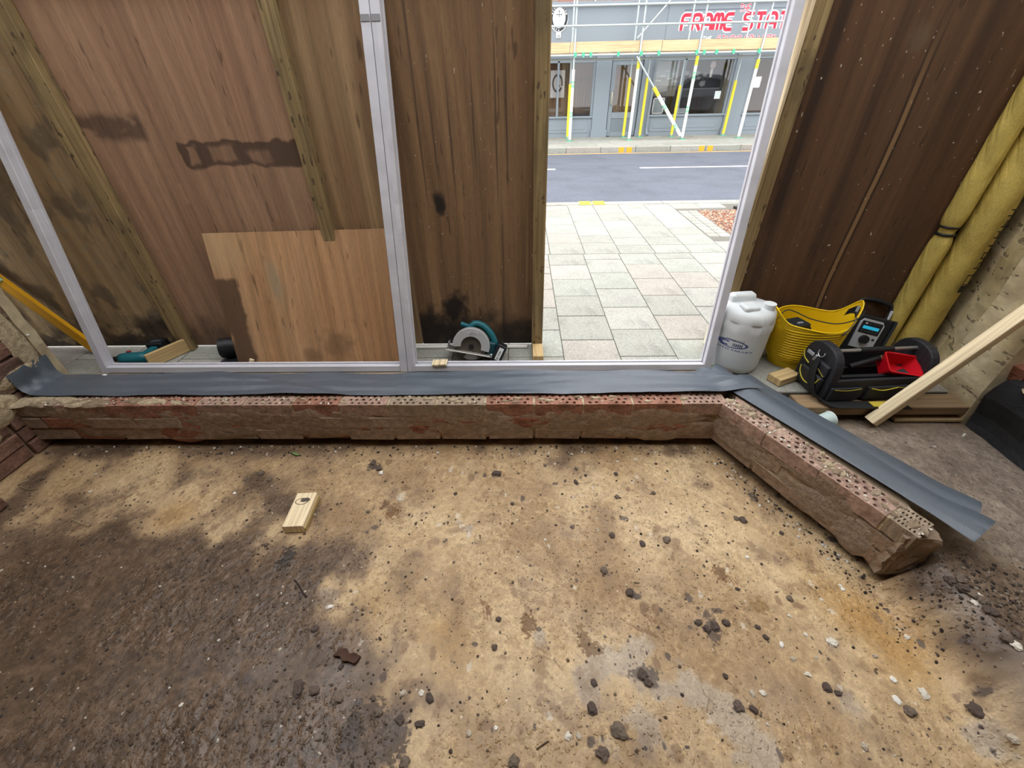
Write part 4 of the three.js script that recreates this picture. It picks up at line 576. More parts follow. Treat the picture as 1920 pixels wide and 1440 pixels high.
// ---------------------------------------------------------------- white window frames leaning on the hoarding
const frameTex = tex(256, 512, (u, v) => { const n = fbm(u * 5, v * 14, 4), k = .9 + .12 * (n - .3); return [248 * k, 248 * k, 252 * k]; });
const frameWhite = mat(0xe6e5e8, .5, { map: frameTex }), greyTape = mat(0x8b8a8c, .7);
const LEAN = 9.3 * RAD, RACK = 1.9 * RAD, FD = .055;
function windowFrame(x0, x1, label, tapeOn) {
  const t = thing('window_frame', label, 'window frame', [x0, PAVE + .011, -1.745]); t.rotation.x = -LEAN;
  const w = x1 - x0, h = 1.585, pw = .037, tr = Math.tan(RACK);
  const post = (x) => { const g = cbox(pw, h, FD, .0025, 1, x, x * 2); g.translate(x + pw / 2, h / 2, -FD / 2); const p = g.attributes.position; for (let i = 0; i < p.count; i++) p.setX(i, p.getX(i) + p.getY(i) * tr); return g; };
  const bead = (x, s) => { const g = cbox(.006, h - 2 * pw, .014, .001); g.translate(x, h / 2, -FD + .018); const p = g.attributes.position; for (let i = 0; i < p.count; i++) p.setX(i, p.getX(i) + p.getY(i) * tr); return g; };
  mesh('post', post(0), frameWhite, t); mesh('post', post(w - pw), frameWhite, t);
  for (const [y, n] of [[0, 'bottom_rail'], [h - pw, 'top_rail']]) { const g = place(cbox(FD - .002, w - 2 * pw - .001, pw - .003, .0025, 1, y, 0), 0, 0, 0, 0, 0, Math.PI / 2); g.rotateX(Math.PI / 2); g.translate(w / 2 + y * tr, y + pw / 2, -FD / 2); mesh(n, uvm(g), frameWhite, t); }
  mesh('glazing_bead', bead(pw + .003), frameWhite, t); mesh('glazing_bead', bead(w - pw - .003), frameWhite, t); mesh('glazing_bead', place(cbox(.006, w - 2 * pw, .014, .001), w / 2, pw + .003, -FD + .018, 0, 0, Math.PI / 2), frameWhite, t);
  if (tapeOn !== undefined) mesh('tape_strip', new THREE.BoxGeometry(pw - .004, .02, .002).translate(tapeOn + tr * 1.4 + pw / 2, 1.41, .001), greyTape, t).userData.label = 'grey smear of tape residue';
  return t;
}
windowFrame(-2.197, -.588, 'white window frame leaning in front of the reddish plywood', 1.609 - .037);
windowFrame(-.586, .951, 'white window frame leaning across the street opening', 0);

// ---------------------------------------------------------------- damp-proof membrane on the wall
const weave = grey(256, 256, (u, v) => { const s = v < .5 ? v : 1 - v, a = .5 + .5 * Math.sin((u * 10 + s * 12) * Math.PI * 2), b = .5 + .5 * Math.sin((u * 10 - s * 12) * Math.PI * 2); return .2 + .5 * a * (.6 + .4 * b); });
const dpc = phys({ color: 0x586069, roughness: .26, bumpMap: weave, bumpScale: .0014, ior: 1.6, specularIntensity: 1, sheen: .15, sheenRoughness: .4, sheenColor: new THREE.Color(0x9fb4d8) });
const dpcBlack = mat(0x1b1d20, .45, { bumpMap: weave, bumpScale: .0005 });
{
  const t = thing('membrane_strip', 'grey damp-proof membrane strip laid along the low front wall', 'membrane');
  const x0 = -2.392, x1 = 1.045, up = .115, L = x1 - x0 + up, zf = -1.532, wd = .178;
  const f = (u, v) => { // u along, v from the front edge to the back
    const s0 = u * L, s = s0; let x, y; const R = .05, bend = up;
    if (s < bend - R) { x = x0 + .004; y = (bend - s); } else if (s < bend + R) { const a = (s - bend + R) / (2 * R) * Math.PI / 2; x = x0 + .004 + R * (1 - Math.cos(a)); y = R * (1 - Math.sin(a)) + .0; } else { x = x0 + (s - bend) + .004; y = 0; }
    if (s < bend) y -= .035 * sstep(.42, .55, v) * sstep(.7, .58, v) * sstep(bend, 0, s) ; 
    const wav = .009 * (fbm(x * 4.1 + 3, v * 3.2, 3) - .35) * 2.2 + .012 * sstep(.62, .78, fbm(x * 1.7 + v * 1.1, 4.4, 2)) + .003 * Math.sin(v * Math.PI);
    const tip = u > .9 ? (.06 - .19 * v) * sstep(.93, 1, u) : 0; // ragged cut end
    const zz = zf - v * wd + .006 * (fbm(x * 2, 7.7, 3) - .5);
    return V3(x + tip + (s < bend ? .01 * Math.sin(v * 6) * sstep(bend, 0, s) : 0), TOP + .0095 + y + wav + .024 * sstep(.955, .985, u), zz - .02 * sstep(bend + .05, 0, s) * (v - .2));
  };
  mesh('sheet', sheet(f, 300, 16, .0016, L / .06, wd / .06), dpc, t);
}
{
  const dir = V3(.417, 0, .744).normalize(), nor = V3(dir.z, 0, -dir.x), base = V3(.985, 0, -1.525);
  const strip = (q0, q1, a0, a1, h0, seed, lift, tip0, tip1, label) => {
    const t = thing('membrane_strip', label, 'membrane'), len = a1 - a0;
    const f = (u, v) => { const q = lerp(q0, q1, v), a = lerp(a0 + tip0 * v + .03 * Math.abs(v - .5), a1 + tip1 * v, u), x = base.x + dir.x * a + nor.x * q, z = base.z + dir.z * a + nor.z * q; const y = TOP + h0 + lift * Math.sin(v * Math.PI) * (.65 + .35 * Math.sin(u * 5 + seed)) + .005 * (fbm(a * 4 + seed, v * 2, 3) - .4) + .02 * sstep(.86, 1, u) * (v - .35) - .004 * sstep(.6, 1, v) + .008 * sstep(.1, 0, u); return V3(x, y, z); };
    mesh('sheet', sheet(f, 110, 14, .0016, len / .06, (q1 - q0) / .06), dpc, t); return t;
  };
  strip(.066, .188, -.1, .835, .0065, 3, .012, .02, -.03, 'grey membrane strip lying outermost on the return wall');
  strip(-.004, .122, -.165, .86, .014, 1, .02, -.05, .0, 'grey membrane strip overlapping another along the splayed return wall');
}

// ---------------------------------------------------------------- things on the pavement behind the frames
{ // leaning plywood sheet
  const map = plyTex(0, .89, 0, .68, 1024, 768, { base: [206, 166, 124], alt: [184, 140, 98], warm: [188, 138, 92], seed: 7, fig: 2.2, marks: (c, x, y) => {
    c = mix3(c, [78, 58, 42], .78 * ragged(x, y, -.05, .105, -.05, .46, .012) * sstep(.2, .5, fbm(x * 30, y * 7 + 2, 4) + .15)); c = mix3(c, [158, 140, 112], .7 * sstep(1, .2, Math.hypot((x - .3) / .05, (y - .44) / .14) + .5 * (fbm(x * 20, y * 8, 3) - .5)));
    c = mix3(c, [112, 84, 56], .5 * Math.max(blotch(x, y, .55, .1, .09, .08), blotch(x, y, .42, .06, .06, .05))); return mix3(c, [190, 160, 116], .4 * sstep(.32, .1, x) * sstep(.46, .56, y)); } });
  const a = V3(-1.512, PAVE, -1.833), top = V3(-1.512, .893, -2.0), h = top.distanceTo(a), t = thing('plywood_offcut', 'clean orange plywood sheet leaning behind the white frame with a dark stained corner', 'plywood', [-1.075, PAVE + .004, -1.836]);
  t.rotation.set(-Math.atan2(.165, .65), .0, .012);
  const edge = mat(0xb98f62, .85, { map: timberMap }), g = new THREE.BoxGeometry(.885, h, .012, 1, 1, 1).translate(0, h / 2, 0);
  mesh('board', g, [edge, edge, edge, edge, mat(0xffffff, .7, { map, bumpMap: map, bumpScale: .001 }), edge], t);
}
{ // roll of black membrane, its tail lying towards the frame
  const t = thing('membrane_roll', 'black roll of membrane standing beside the orange plywood with its tail pulled out', 'roll', [-1.585, PAVE + .058, -1.935], .25);
  const pts = []; for (let i = 0; i <= 8 * 26; i++) { const a = i / 26 * Math.PI * 2, r = .022 + .0042 * i / 26; pts.push([r * Math.cos(a), r * Math.sin(a)]); }
  const g = sheet((u, v) => { const k = Math.min(pts.length - 1, Math.round(u * (pts.length - 1))); return V3((v - .5) * .12, pts[k][1], pts[k][0]); }, pts.length - 1, 1, .0014, 40, 2); mesh('coil', g, dpcBlack, t);
  mesh('tail', sheet((u, v) => V3(-.06 - u * .03 + (v) * .12, -.0545 + .003 * Math.sin(u * 5), .02 + u * .13), 12, 2, .0014, 3, 2), dpcBlack, t);
}
const teal = mat(0x12616a, .45), tealDark = mat(0x0c3d42, .5), blackPl = mat(0x15171a, .5), steelM = mat(0xb4b6b8, .35, { metalness: .85 });
{ // cordless drill lying on its side
  const t = thing('cordless_drill', 'teal cordless drill with a black battery lying inside the leaning frame', 'drill', [-2.07, PAVE + .034, -1.862], .1);
  mesh('motor_body', place(lathe([[0, -.075], [.024, -.072], [.031, -.05], [.033, 0], [.031, .05], [.026, .07], [0, .072]], 20), -.03, 0, 0, 0, 0, Math.PI / 2), teal, t);
  mesh('chuck', cyl(.017, .013, [-.1, 0, 0], [-.15, 0, 0], 14), blackPl, t); mesh('grip', rbox(.04, .034, .1, .012, 3).translate(0, 0, -.07).rotateY(-.25), teal, t); mesh('battery', rbox(.085, .055, .07, .008, 2).translate(.025, .004, -.125), blackPl, t); mesh('battery_label', new THREE.BoxGeometry(.05, .001, .03).translate(.025, .0325, -.125), mat(0x3c4044, .6), t); mesh('red_switch', rbox(.02, .012, .016, .004).translate(-.065, .024, -.03), mat(0x8c2f2c, .5), t);
}
single('timber_batten', place(cbox(.02, .225, .075, .002, 1, .1, .3), -1.935, PAVE + .0395, -1.915, Math.PI / 2, -.5, 0), timberPale, 'short pale batten set on edge beside the drill', 'timber');
single('timber_shim', place(cbox(.022, .04, .012, .001, 1, .3, .1), -1.432, PAVE + .03, -1.815, -.2, 0, -.35), timberWhite, 'tiny pale shim standing behind the bottom rail by the plywood', 'shim');
{ const p = pxY(820, 698, PAVE + .05), t = thing('wood_wedge', 'pair of pale wooden wedges on the bottom rail beside the doubled post', 'wedge', [p.x, PAVE + .051, -1.768]); for (const s of [-1, 1]) mesh('wedge', cbox(.036, .01, .05, .001, 1, .2 * s, 0).translate(s * .019, .002 + .001 * s, 0), timberWhite, t); }
{ // circular saw, blade side towards the room
  const t = thing('circular_saw', 'teal cordless circular saw with a grey blade guard by the white lath', 'saw', [-.268, PAVE + .004, -1.892], 0); const c = new THREE.Group(); c.name = 'saw_body';
  const R = .083, tilt = -.18, put = (n, g, m) => { place(g, 0, 0, 0, 0, 0, tilt); g.rotateX(-.3); g.translate(0, .075, 0); return mesh(n, g, m, t); };
  const alu = mat(0xc2c2c0, .42, { metalness: .35 }), ring = new THREE.Shape(); ring.absarc(0, 0, R + .012, -.12, Math.PI + .1, false); ring.absarc(0, 0, R - .026, Math.PI + .1, -.12, true);
  put('blade_guard', new THREE.ExtrudeGeometry(ring, { depth: .022, bevelEnabled: true, bevelSize: .003, bevelThickness: .003, bevelSegments: 2, curveSegments: 30 }).translate(0, 0, .002), alu);
  const ring2 = new THREE.Shape(); ring2.absarc(0, 0, R + .016, .0, Math.PI, false); ring2.absarc(0, 0, R - .002, Math.PI, 0, true); put('guard_rim', new THREE.ExtrudeGeometry(ring2, { depth: .03, bevelEnabled: false, curveSegments: 30 }).translate(0, 0, -.006), alu);
  const mk = canvasTex(256, 64, (g) => { g.fillStyle = '#c2c2c0'; g.fillRect(0, 0, 256, 64); g.fillStyle = '#33363a'; g.font = 'bold italic 54px sans-serif'; g.textAlign = 'center'; g.fillText('makita', 128, 50); });
  put('guard_lettering', new THREE.BoxGeometry(.052, .013, .001).rotateZ(.14).translate(.0, R - .008, .0285), mat(0xffffff, .5, { map: mk }));
  const saw = new THREE.Shape(); for (let i = 0; i < 96; i++) { const a = i / 96 * Math.PI * 2, r = i % 4 === 0 ? R - .001 : R - .006; i ? saw.lineTo(r * Math.cos(a), r * Math.sin(a)) : saw.moveTo(r, 0); } saw.closePath();
  put('blade', new THREE.ExtrudeGeometry(saw, { depth: .002, bevelEnabled: false }).translate(0, -.004, .006), mat(0x6b625a, .45, { metalness: .6 })); put('arbor', new THREE.CylinderGeometry(.014, .016, .014, 6).rotateX(Math.PI / 2).translate(0, -.004, .013), mat(0x2c2a2a, .5, { metalness: .5 }));
  const lg = new THREE.Shape(); lg.absarc(0, 0, R - .01, Math.PI * 1.36, Math.PI * 1.72, false); lg.lineTo(.01, -.03); lg.lineTo(-.01, -.03); lg.closePath(); put('lower_guard', new THREE.ExtrudeGeometry(lg, { depth: .004, bevelEnabled: false }).translate(0, 0, .012), alu);
  put('shoe', cbox(.245, .006, .11, .002).translate(-.005, -.034, -.012), mat(0xb9b4ac, .4, { metalness: .6 })); put('shoe_fence', cbox(.006, .04, .05, .001).translate(-.118, -.012, .0), steelM); put('shoe_lip', cbox(.012, .018, .014, .002).translate(.112, -.026, .036), steelM);
  put('motor', new THREE.CylinderGeometry(.042, .04, .1, 20).rotateX(Math.PI / 2).translate(.01, .0, -.06), tealDark); put('handle', tube([[-.03, .075, -.03], [.0, .112, -.035], [.045, .108, -.035], [.095, .07, -.03], [.12, .025, -.03], [.118, -.01, -.03]], .018, 28, 10), teal); put('front_handle', cyl(.012, .015, [-.03, .09, -.05], [-.075, .095, -.05], 12), teal); put('rear_grip', rbox(.05, .085, .05, .014, 3).translate(.105, -.005, -.02), tealDark);
  const bt = canvasTex(64, 192, (g) => { g.fillStyle = '#dfe0de'; g.fillRect(0, 0, 64, 192); g.fillStyle = '#2b2d30'; g.save(); g.translate(46, 182); g.rotate(-Math.PI / 2); g.font = 'bold 40px sans-serif'; g.fillText('BL1830', 0, 0); g.restore(); });
  put('battery', rbox(.052, .098, .07, .007, 2).rotateZ(-.28).translate(.152, -.012, -.004), blackPl); put('battery_label', new THREE.BoxGeometry(.024, .07, .001).rotateZ(-.28).translate(.153, -.012, .0318), mat(0xffffff, .6, { map: bt }));
}
{ // yellow level propped behind the pier
  const a = V3(-2.395, PAVE + .02, -1.965), b = V3(-2.77, .838, -1.985), d = b.clone().sub(a), t = thing('spirit_level', 'yellow box-section level propped behind the brick pier', 'level', a.toArray()); t.quaternion.setFromUnitVectors(V3(0, 1, 0), d.clone().normalize());
  const L = d.length(); mesh('box_section', cbox(.05, L, .022, .003).translate(0, L / 2, 0), mat(0xe3a410, .45), t); mesh('lower_edge', cbox(.012, L, .024, .002).translate(-.028, L / 2, 0), mat(0xb88a1c, .5), t); mesh('vial', new THREE.CylinderGeometry(.012, .012, .05, 12).rotateZ(Math.PI / 2).translate(0, L * .72, .012), mat(0xbfd9a8, .2), t);
}
// ---------------------------------------------------------------- the tool corner on the right
{ // white plastic drum
  const t = thing('jerry_can', 'cloudy white plastic drum with faded blue print beside the door timber', 'jerry can', [1.092, PAVE, -1.836], .12); t.scale.set(.93, .93, .93);
  const hd = phys({ color: 0xe4e8e8, roughness: .38, transmission: .12, thickness: 0, specularIntensity: .6 });
  const prof = [[0, 0], [.1, .002], [.122, .012], [.13, .04], [.128, .075], [.131, .085], [.131, .235], [.134, .245], [.134, .285], [.128, .292], [.13, .3], [.126, .33], [.108, .352], [.07, .36], [0, .362]];
  const g = lathe(prof, 64), p = g.attributes.position; // rounded-square plan, stiffening pockets round the shoulder
  for (let i = 0; i < p.count; i++) { const x = p.getX(i), z = p.getZ(i), y = p.getY(i), a = Math.atan2(z, x), r = Math.hypot(x, z), k = 1 + .035 * (1 - Math.cos(4 * a)) * -.5 + .03, pk = y > .25 && y < .3 ? -.006 * sstep(.1, .5, Math.sin(a * 8)) : 0, rr = r * k + (r > .1 ? pk : 0); p.setXYZ(i, rr * Math.cos(a), y, rr * Math.sin(a)); }
  g.computeVertexNormals();
  const pr = canvasTex(1024, 512, (c) => {
    c.fillStyle = '#ffffff'; c.fillRect(0, 0, 1024, 512); const blue = '#5a66a0', worn = () => { const r = rng(3); c.fillStyle = '#ffffff'; for (let i = 0; i < 150; i++) { c.globalAlpha = .75; c.fillRect(r() * 1024, r() * 400, 2 + r() * 6, 10 + r() * 50); } c.globalAlpha = 1; };
    const logo = (cx) => { c.strokeStyle = blue; c.lineWidth = 15; c.beginPath(); c.ellipse(cx, 210, 92, 66, 0, 0, 7); c.stroke(); c.lineWidth = 24; c.beginPath(); c.arc(cx - 40, 212, 34, 1, 5.4); c.stroke(); c.fillStyle = '#4a4f7c'; c.fillRect(cx + 8, 190, 58, 62); c.fillStyle = '#fff'; for (let i = 0; i < 5; i++) c.fillRect(cx + 12 + i * 11, 190, 4, 62); c.fillStyle = '#40424e'; for (let i = 0; i < 9; i++) c.fillRect(cx - 40 + i * 13, 128 - (i % 3) * 2, 8, 10); for (let i = 0; i < 6; i++) c.fillRect(cx + 2 + i * 12, 146, 8, 12); c.fillStyle = blue; c.font = 'bold 40px sans-serif'; c.fillText('AUTO SMART', cx - 110, 330); };
    logo(250); logo(760); worn();
  }); pr.wrapS = THREE.RepeatWrapping; pr.repeat.set(1, 2.3); pr.offset.set(0, -.42); pr.wrapT = THREE.ClampToEdgeWrapping;
  { const uv = g.attributes.uv; for (let i = 0; i < uv.count; i++) uv.setXY(i, uv.getX(i) + .38, clamp((p.getY(i) - .085) / .16)); } pr.repeat.set(1, 1); pr.offset.set(0, 0);
  hd.map = pr; mesh('body', g, hd, t);
  const plain = phys({ color: 0xe4e8e8, roughness: .38, transmission: .12, thickness: 0 });
  mesh('handle', rbox(.13, .05, .058, .018, 4).translate(-.02, .372, -.055), plain, t); mesh('shoulder_boss', rbox(.08, .03, .075, .014, 3).translate(-.035, .362, .045), plain, t); mesh('cap', new THREE.CylinderGeometry(.03, .03, .028, 20).translate(.06, .368, .055), mat(0xdfe2e2, .45), t);
}
{ // yellow flexible tub, squeezed to an oval
  const t = thing('flexible_tub', 'yellow ribbed flexible tub with black tools in it beside the white drum', 'tub', [1.428, PAVE, -1.855], .05); t.scale.set(.95, 1, 1); const yel = mat(0xf2ca12, .45), H0 = .245, n = 72, m = 120, th = .004;
  const wall = (inner) => (u, v) => { const a = u * Math.PI * 2, hnd = Math.pow(Math.max(0, Math.cos(a)), 14) + Math.pow(Math.max(0, -Math.cos(a)), 14), top = H0 + .075 * hnd + .01 * Math.sin(a * 3 + 1) - .012 * Math.max(0, Math.sin(a)), y = v * top, f = sstep(0, .08, y) * .02, k = clamp(y / H0, 0, 1.2), rib = inner ? 0 : .0034 * Math.sin(y * 2 * Math.PI / .0135) * sstep(.02, .04, y) * sstep(H0 - .008, H0 - .03, y), off = inner ? -th : 0; const rx = .14 + f + .038 * k + rib + off + .014 * hnd * sstep(H0 - .02, H0 + .07, y), rz = .092 + f + .014 * k + rib + off; return V3(rx * Math.cos(a), y + (inner ? th : 0) * (1 - v), rz * Math.sin(a)); };
  const grid = (fn, flip) => { const pos = [], idx = []; for (let j = 0; j <= m; j++) for (let i = 0; i <= n; i++) { const q = fn(i / n, j / m); pos.push(q.x, q.y, q.z); } const isHole = (i, j) => { const a = (i + .5) / n * Math.PI * 2, c = Math.abs(Math.cos(a)), v = (j + .5) / m; return c > .965 && v > .80 && v < .925; }; for (let j = 0; j < m; j++) for (let i = 0; i < n; i++) { if (isHole(i, j)) continue; const A = j * (n + 1) + i, B = A + 1, Cc = A + n + 1, D = Cc + 1; flip ? idx.push(A, B, D, A, D, Cc) : idx.push(A, D, B, A, Cc, D); } const g = new THREE.BufferGeometry(); g.setAttribute('position', new THREE.Float32BufferAttribute(pos, 3)); g.setIndex(idx); g.computeVertexNormals(); g.setAttribute('uv', new THREE.Float32BufferAttribute(new Float32Array(pos.length / 3 * 2), 2)); return g; };
  const rim = tube(Array.from({ length: n }, (_, i) => { const o = wall(false)(i / n, 1); return [o.x * .99, o.y, o.z * .99]; }), .0042, 144, 6, true);
  const bottom = new THREE.CircleGeometry(1, 40).rotateX(-Math.PI / 2); bottom.scale(.14, 1, .092); bottom.translate(0, .004, 0);
  mesh('shell', merge([grid(wall(false), false), grid(wall(true), true), bottom, bottom.clone().rotateZ(Math.PI).translate(0, .004, 0)]), yel, t); mesh('rim', rim, yel, t);
  const b = thing('power_tool', 'black power tool body lying inside the yellow tub', 'tool', [1.36, PAVE + .06, -1.86], .3); mesh('housing', rbox(.13, .15, .1, .02, 3).translate(0, .075, 0), blackPl, b); mesh('cover', rbox(.1, .02, .085, .008).translate(.0, .155, 0), mat(0x23292c, .4), b); mesh('vent', new THREE.BoxGeometry(.03, .004, .012).translate(.0, .167, .02), mat(0x8f9496, .4), b);
  single('black_cable', tube([[1.29, .45, -1.91], [1.35, .49, -1.945], [1.44, .475, -1.87], [1.52, .484, -1.805], [1.60, .515, -1.80], [1.64, .54, -1.83]], .0028, 60, 6), blackPl, 'thin black cable draped over the rim of the yellow tub', 'cable');
  single('wire_hook', tube([[1.575, .53, -1.785], [1.555, .505, -1.76], [1.53, .48, -1.744], [1.515, .465, -1.740], [1.515, .455, -1.741], [1.535, .462, -1.744]], .0028, 40, 6), mat(0x4a453c, .5), 'bent wire hook hanging on the side of the yellow tub', 'wire');
}
{ // site radio leaning back behind the tool bag
  const t = thing('site_radio', 'black site radio with a silver face and lit blue display behind the tool bag', 'radio', [1.76, PAVE + .004, -1.945]); t.rotation.set(-.3, -.16, -.2, 'YXZ');
  mesh('case', rbox(.2, .2, .075, .014, 3).translate(.02, .1, 0), blackPl, t); mesh('bumper', rbox(.012, .2, .085, .005).translate(-.085, .1, 0), mat(0x22252a, .6), t); mesh('bumper', rbox(.012, .2, .085, .005).translate(.125, .1, 0), mat(0x22252a, .6), t);
  const sh = new THREE.Shape(); [[-.055, 0], [.055, 0], [.058, .13], [.045, .148], [-.045, .148], [-.058, .13]].forEach(([a, b], i) => i ? sh.lineTo(a, b) : sh.moveTo(a, b)); const fp = mesh('face_plate', new THREE.ExtrudeGeometry(sh, { depth: .006, bevelEnabled: true, bevelSize: .002, bevelThickness: .002, bevelSegments: 2 }).translate(.02, .03, .036), mat(0xc3c7cc, .35, { metalness: .3 }), t);
  mesh('control_panel', rbox(.1, .062, .006, .002).translate(.02, .138, .044), blackPl, t);
  const disp = mesh('display', rbox(.078, .016, .004, .001).translate(.02, .138, .0475), mat(0x2aa6c8, .4, { emissive: 0x2aa6c8, emissiveIntensity: .55 }), t); disp.userData.label = 'lit light blue display';
  for (let i = 0; i < 5; i++) mesh('button', rbox(.01, .007, .004, .001).translate(-.014 + i * .017, .118, .0475), mat(0x3a3d40, .5), t); for (let i = 0; i < 4; i++) mesh('button', rbox(.01, .007, .004, .001).translate(-.01 + i * .02, .158, .0475), i ? mat(0x34373a, .5) : mat(0xe7d7d0, .5), t);
  mesh('dial', new THREE.CylinderGeometry(.021, .023, .016, 28).rotateX(Math.PI / 2).translate(.015, .077, .052), blackPl, t); mesh('small_knob', rbox(.012, .008, .005, .001).translate(.058, .085, .046), blackPl, t);
  const hb = mesh('handle', tube([[-.06, .19, 0], [-.055, .262, -.01], [.095, .262, -.01], [.1, .19, 0]], .011, 40, 8), mat(0x1b1d20, .5), t); mesh('handle_cap', rbox(.014, .07, .02, .004).translate(-.06, .225, 0), mat(0xbfc2c6, .4, { metalness: .3 }), hb); mesh('handle_cap', rbox(.012, .06, .02, .004).translate(.1, .215, 0), mat(0xd5d8dc, .4, { metalness: .3 }), hb);
}
const nylon = tex(256, 256, (u, v) => { const a = .5 + .5 * Math.sin(u * 256), n = fbm(u * 12, v * 12, 3), k = .75 + .2 * a + .25 * (n - .5); return [60 * k, 60 * k, 64 * k]; }), nylonMat = mat(0xb8b8c0, .62, { map: nylon, bumpMap: nylon, bumpScale: .0008 }), piping = mat(0xc9ba3c, .6), pipingDim = mat(0x8c7d24, .7);
{ // open tote
  const t = thing('tool_bag', 'open black tool bag with yellow piping and a metal carrying bar', 'tool bag', [1.59, PAVE + .002, -1.628], .07); t.scale.set(.94, 1, 1);
  const endPanel = (x, s, hgt) => { const sh = new THREE.Shape(); sh.moveTo(-.1, 0); sh.lineTo(.1, 0); sh.lineTo(.098, hgt * .6); sh.quadraticCurveTo(.09, hgt, .0, hgt); sh.quadraticCurveTo(-.09, hgt, -.098, hgt * .6); sh.closePath(); const g = new THREE.ExtrudeGeometry(sh, { depth: .028, bevelEnabled: true, bevelSize: .007, bevelThickness: .007, bevelSegments: 3, curveSegments: 12 }); g.rotateY(Math.PI / 2 * s); g.translate(x, 0, 0); return g; };
  mesh('base', rbox(.47, .02, .2, .008).translate(0, .012, 0), nylonMat, t);
  const le = mesh('end_panel', endPanel(-.215, -1, .232), nylonMat, t), re = mesh('end_panel', endPanel(.215, 1, .225), nylonMat, t);
  mesh('side_panel', rbox(.45, .105, .018, .007, 3).translate(0, .06, .1), nylonMat, t); mesh('side_panel', rbox(.45, .13, .018, .007, 3).translate(0, .07, -.1), nylonMat, t);
  mesh('divider', rbox(.43, .1, .01, .004).translate(0, .06, 0), nylonMat, t);
  // pockets on the end facing left
  const pk = mesh('pocket', rbox(.03, .09, .14, .012, 3).translate(-.262, .06, .01), nylonMat, t); mesh('pocket_piping', tube([[-.279, .098, -.055], [-.28, .07, -.045], [-.281, .048, -.015], [-.281, .046, .02], [-.28, .066, .058], [-.278, .1, .072]], .003, 40, 6), piping, pk);
  const pk2 = mesh('pocket', rbox(.022, .06, .16, .01, 3).translate(-.255, .135, .0), nylonMat, t); mesh('pocket_piping', tube([[-.268, .16, -.085], [-.268, .135, -.07], [-.268, .122, -.03]], .0028, 24, 6), piping, pk2); mesh('pocket_piping', tube([[-.268, .13, .03], [-.268, .122, .05], [-.267, .112, .075]], .0024, 20, 6), pipingDim, pk2);
  const dr = mesh('buckle', tube([[-.262, .205, -.012], [-.268, .188, -.004], [-.268, .182, .012], [-.266, .196, .028], [-.262, .206, .024]], .003, 30, 6), steelM, t); mesh('clasp', rbox(.008, .034, .014, .003).rotateX(.35).translate(-.27, .165, -.008), steelM, dr);
  mesh('badge_plate', rbox(.006, .018, .042, .002).translate(-.262, .165, -.05), mat(0xc9cdd2, .35, { metalness: .5 }), t);
  mesh('carrying_bar', cyl(.0085, .0085, [-.24, .2, 0], [.24, .2, 0], 14), steelM, t); mesh('bar_grip', cyl(.013, .013, [-.07, .2, 0], [.09, .2, 0], 14), blackPl, t);
  for (const [a, b] of [[-.16, 0], [.02, 1], [.15, 0]]) { const q = mesh('side_pocket', rbox(.15, .07, .016, .006, 2).translate(a, .042, .112), nylonMat, t); mesh('pocket_piping', tube([[a - .065, .072, .121], [a, .066 - .006 * b, .122], [a + .065, .072, .121]], .0026, 16, 5), b ? piping : pipingDim, q); }
  const st = mesh('shoulder_strap', sheet((u, v) => { const P = [V3(-.268, .17, .0), V3(-.285, .1, .03), V3(-.282, .03, .075), V3(-.24, .006, .125), V3(-.1, .004, .15), V3(.02, .006, .16), V3(.07, .004, .165), V3(.13, .002, .17)], k = new THREE.CatmullRomCurve3(P), p = k.getPoint(u); return p.add(V3(u < .35 ? 0 : .0, u < .35 ? 0 : 0, 0)).add(u < .38 ? V3(0, .01 * (v - .5), .04 * (v - .5)) : V3(0, .002, .05 * (v - .5))); }, 60, 3, .003, 8, 1), mat(0x101113, .7), t);
  mesh('strap_label', rbox(.09, .004, .036, .001).rotateY(-.05).translate(.0, .0125, .16), mat(0xc2ad3a, .6), st);
  const tl = thing('chisel_handle', 'black tool handle with a pale tip sticking out of the tool bag', 'tool', [1.6, PAVE + .13, -1.62], .2); mesh('grip', cyl(.012, .014, [-.11, 0, 0], [.03, .028, 0], 12), blackPl, tl); mesh('tip', cyl(.012, .009, [.03, .028, 0], [.055, .033, 0], 12), mat(0xcdb98a, .5), tl);
  const t2 = thing('pry_bar', 'dark flat bar lying along the side of the open tool bag', 'tool', [1.57, PAVE + .1, -1.565], .05); mesh('shaft', rbox(.26, .014, .02, .004).translate(0, .0, 0), mat(0x23262a, .45), t2); mesh('claw', rbox(.05, .014, .034, .004).rotateZ(.4).translate(.14, .01, 0), mat(0x23262a, .45), t2);
}
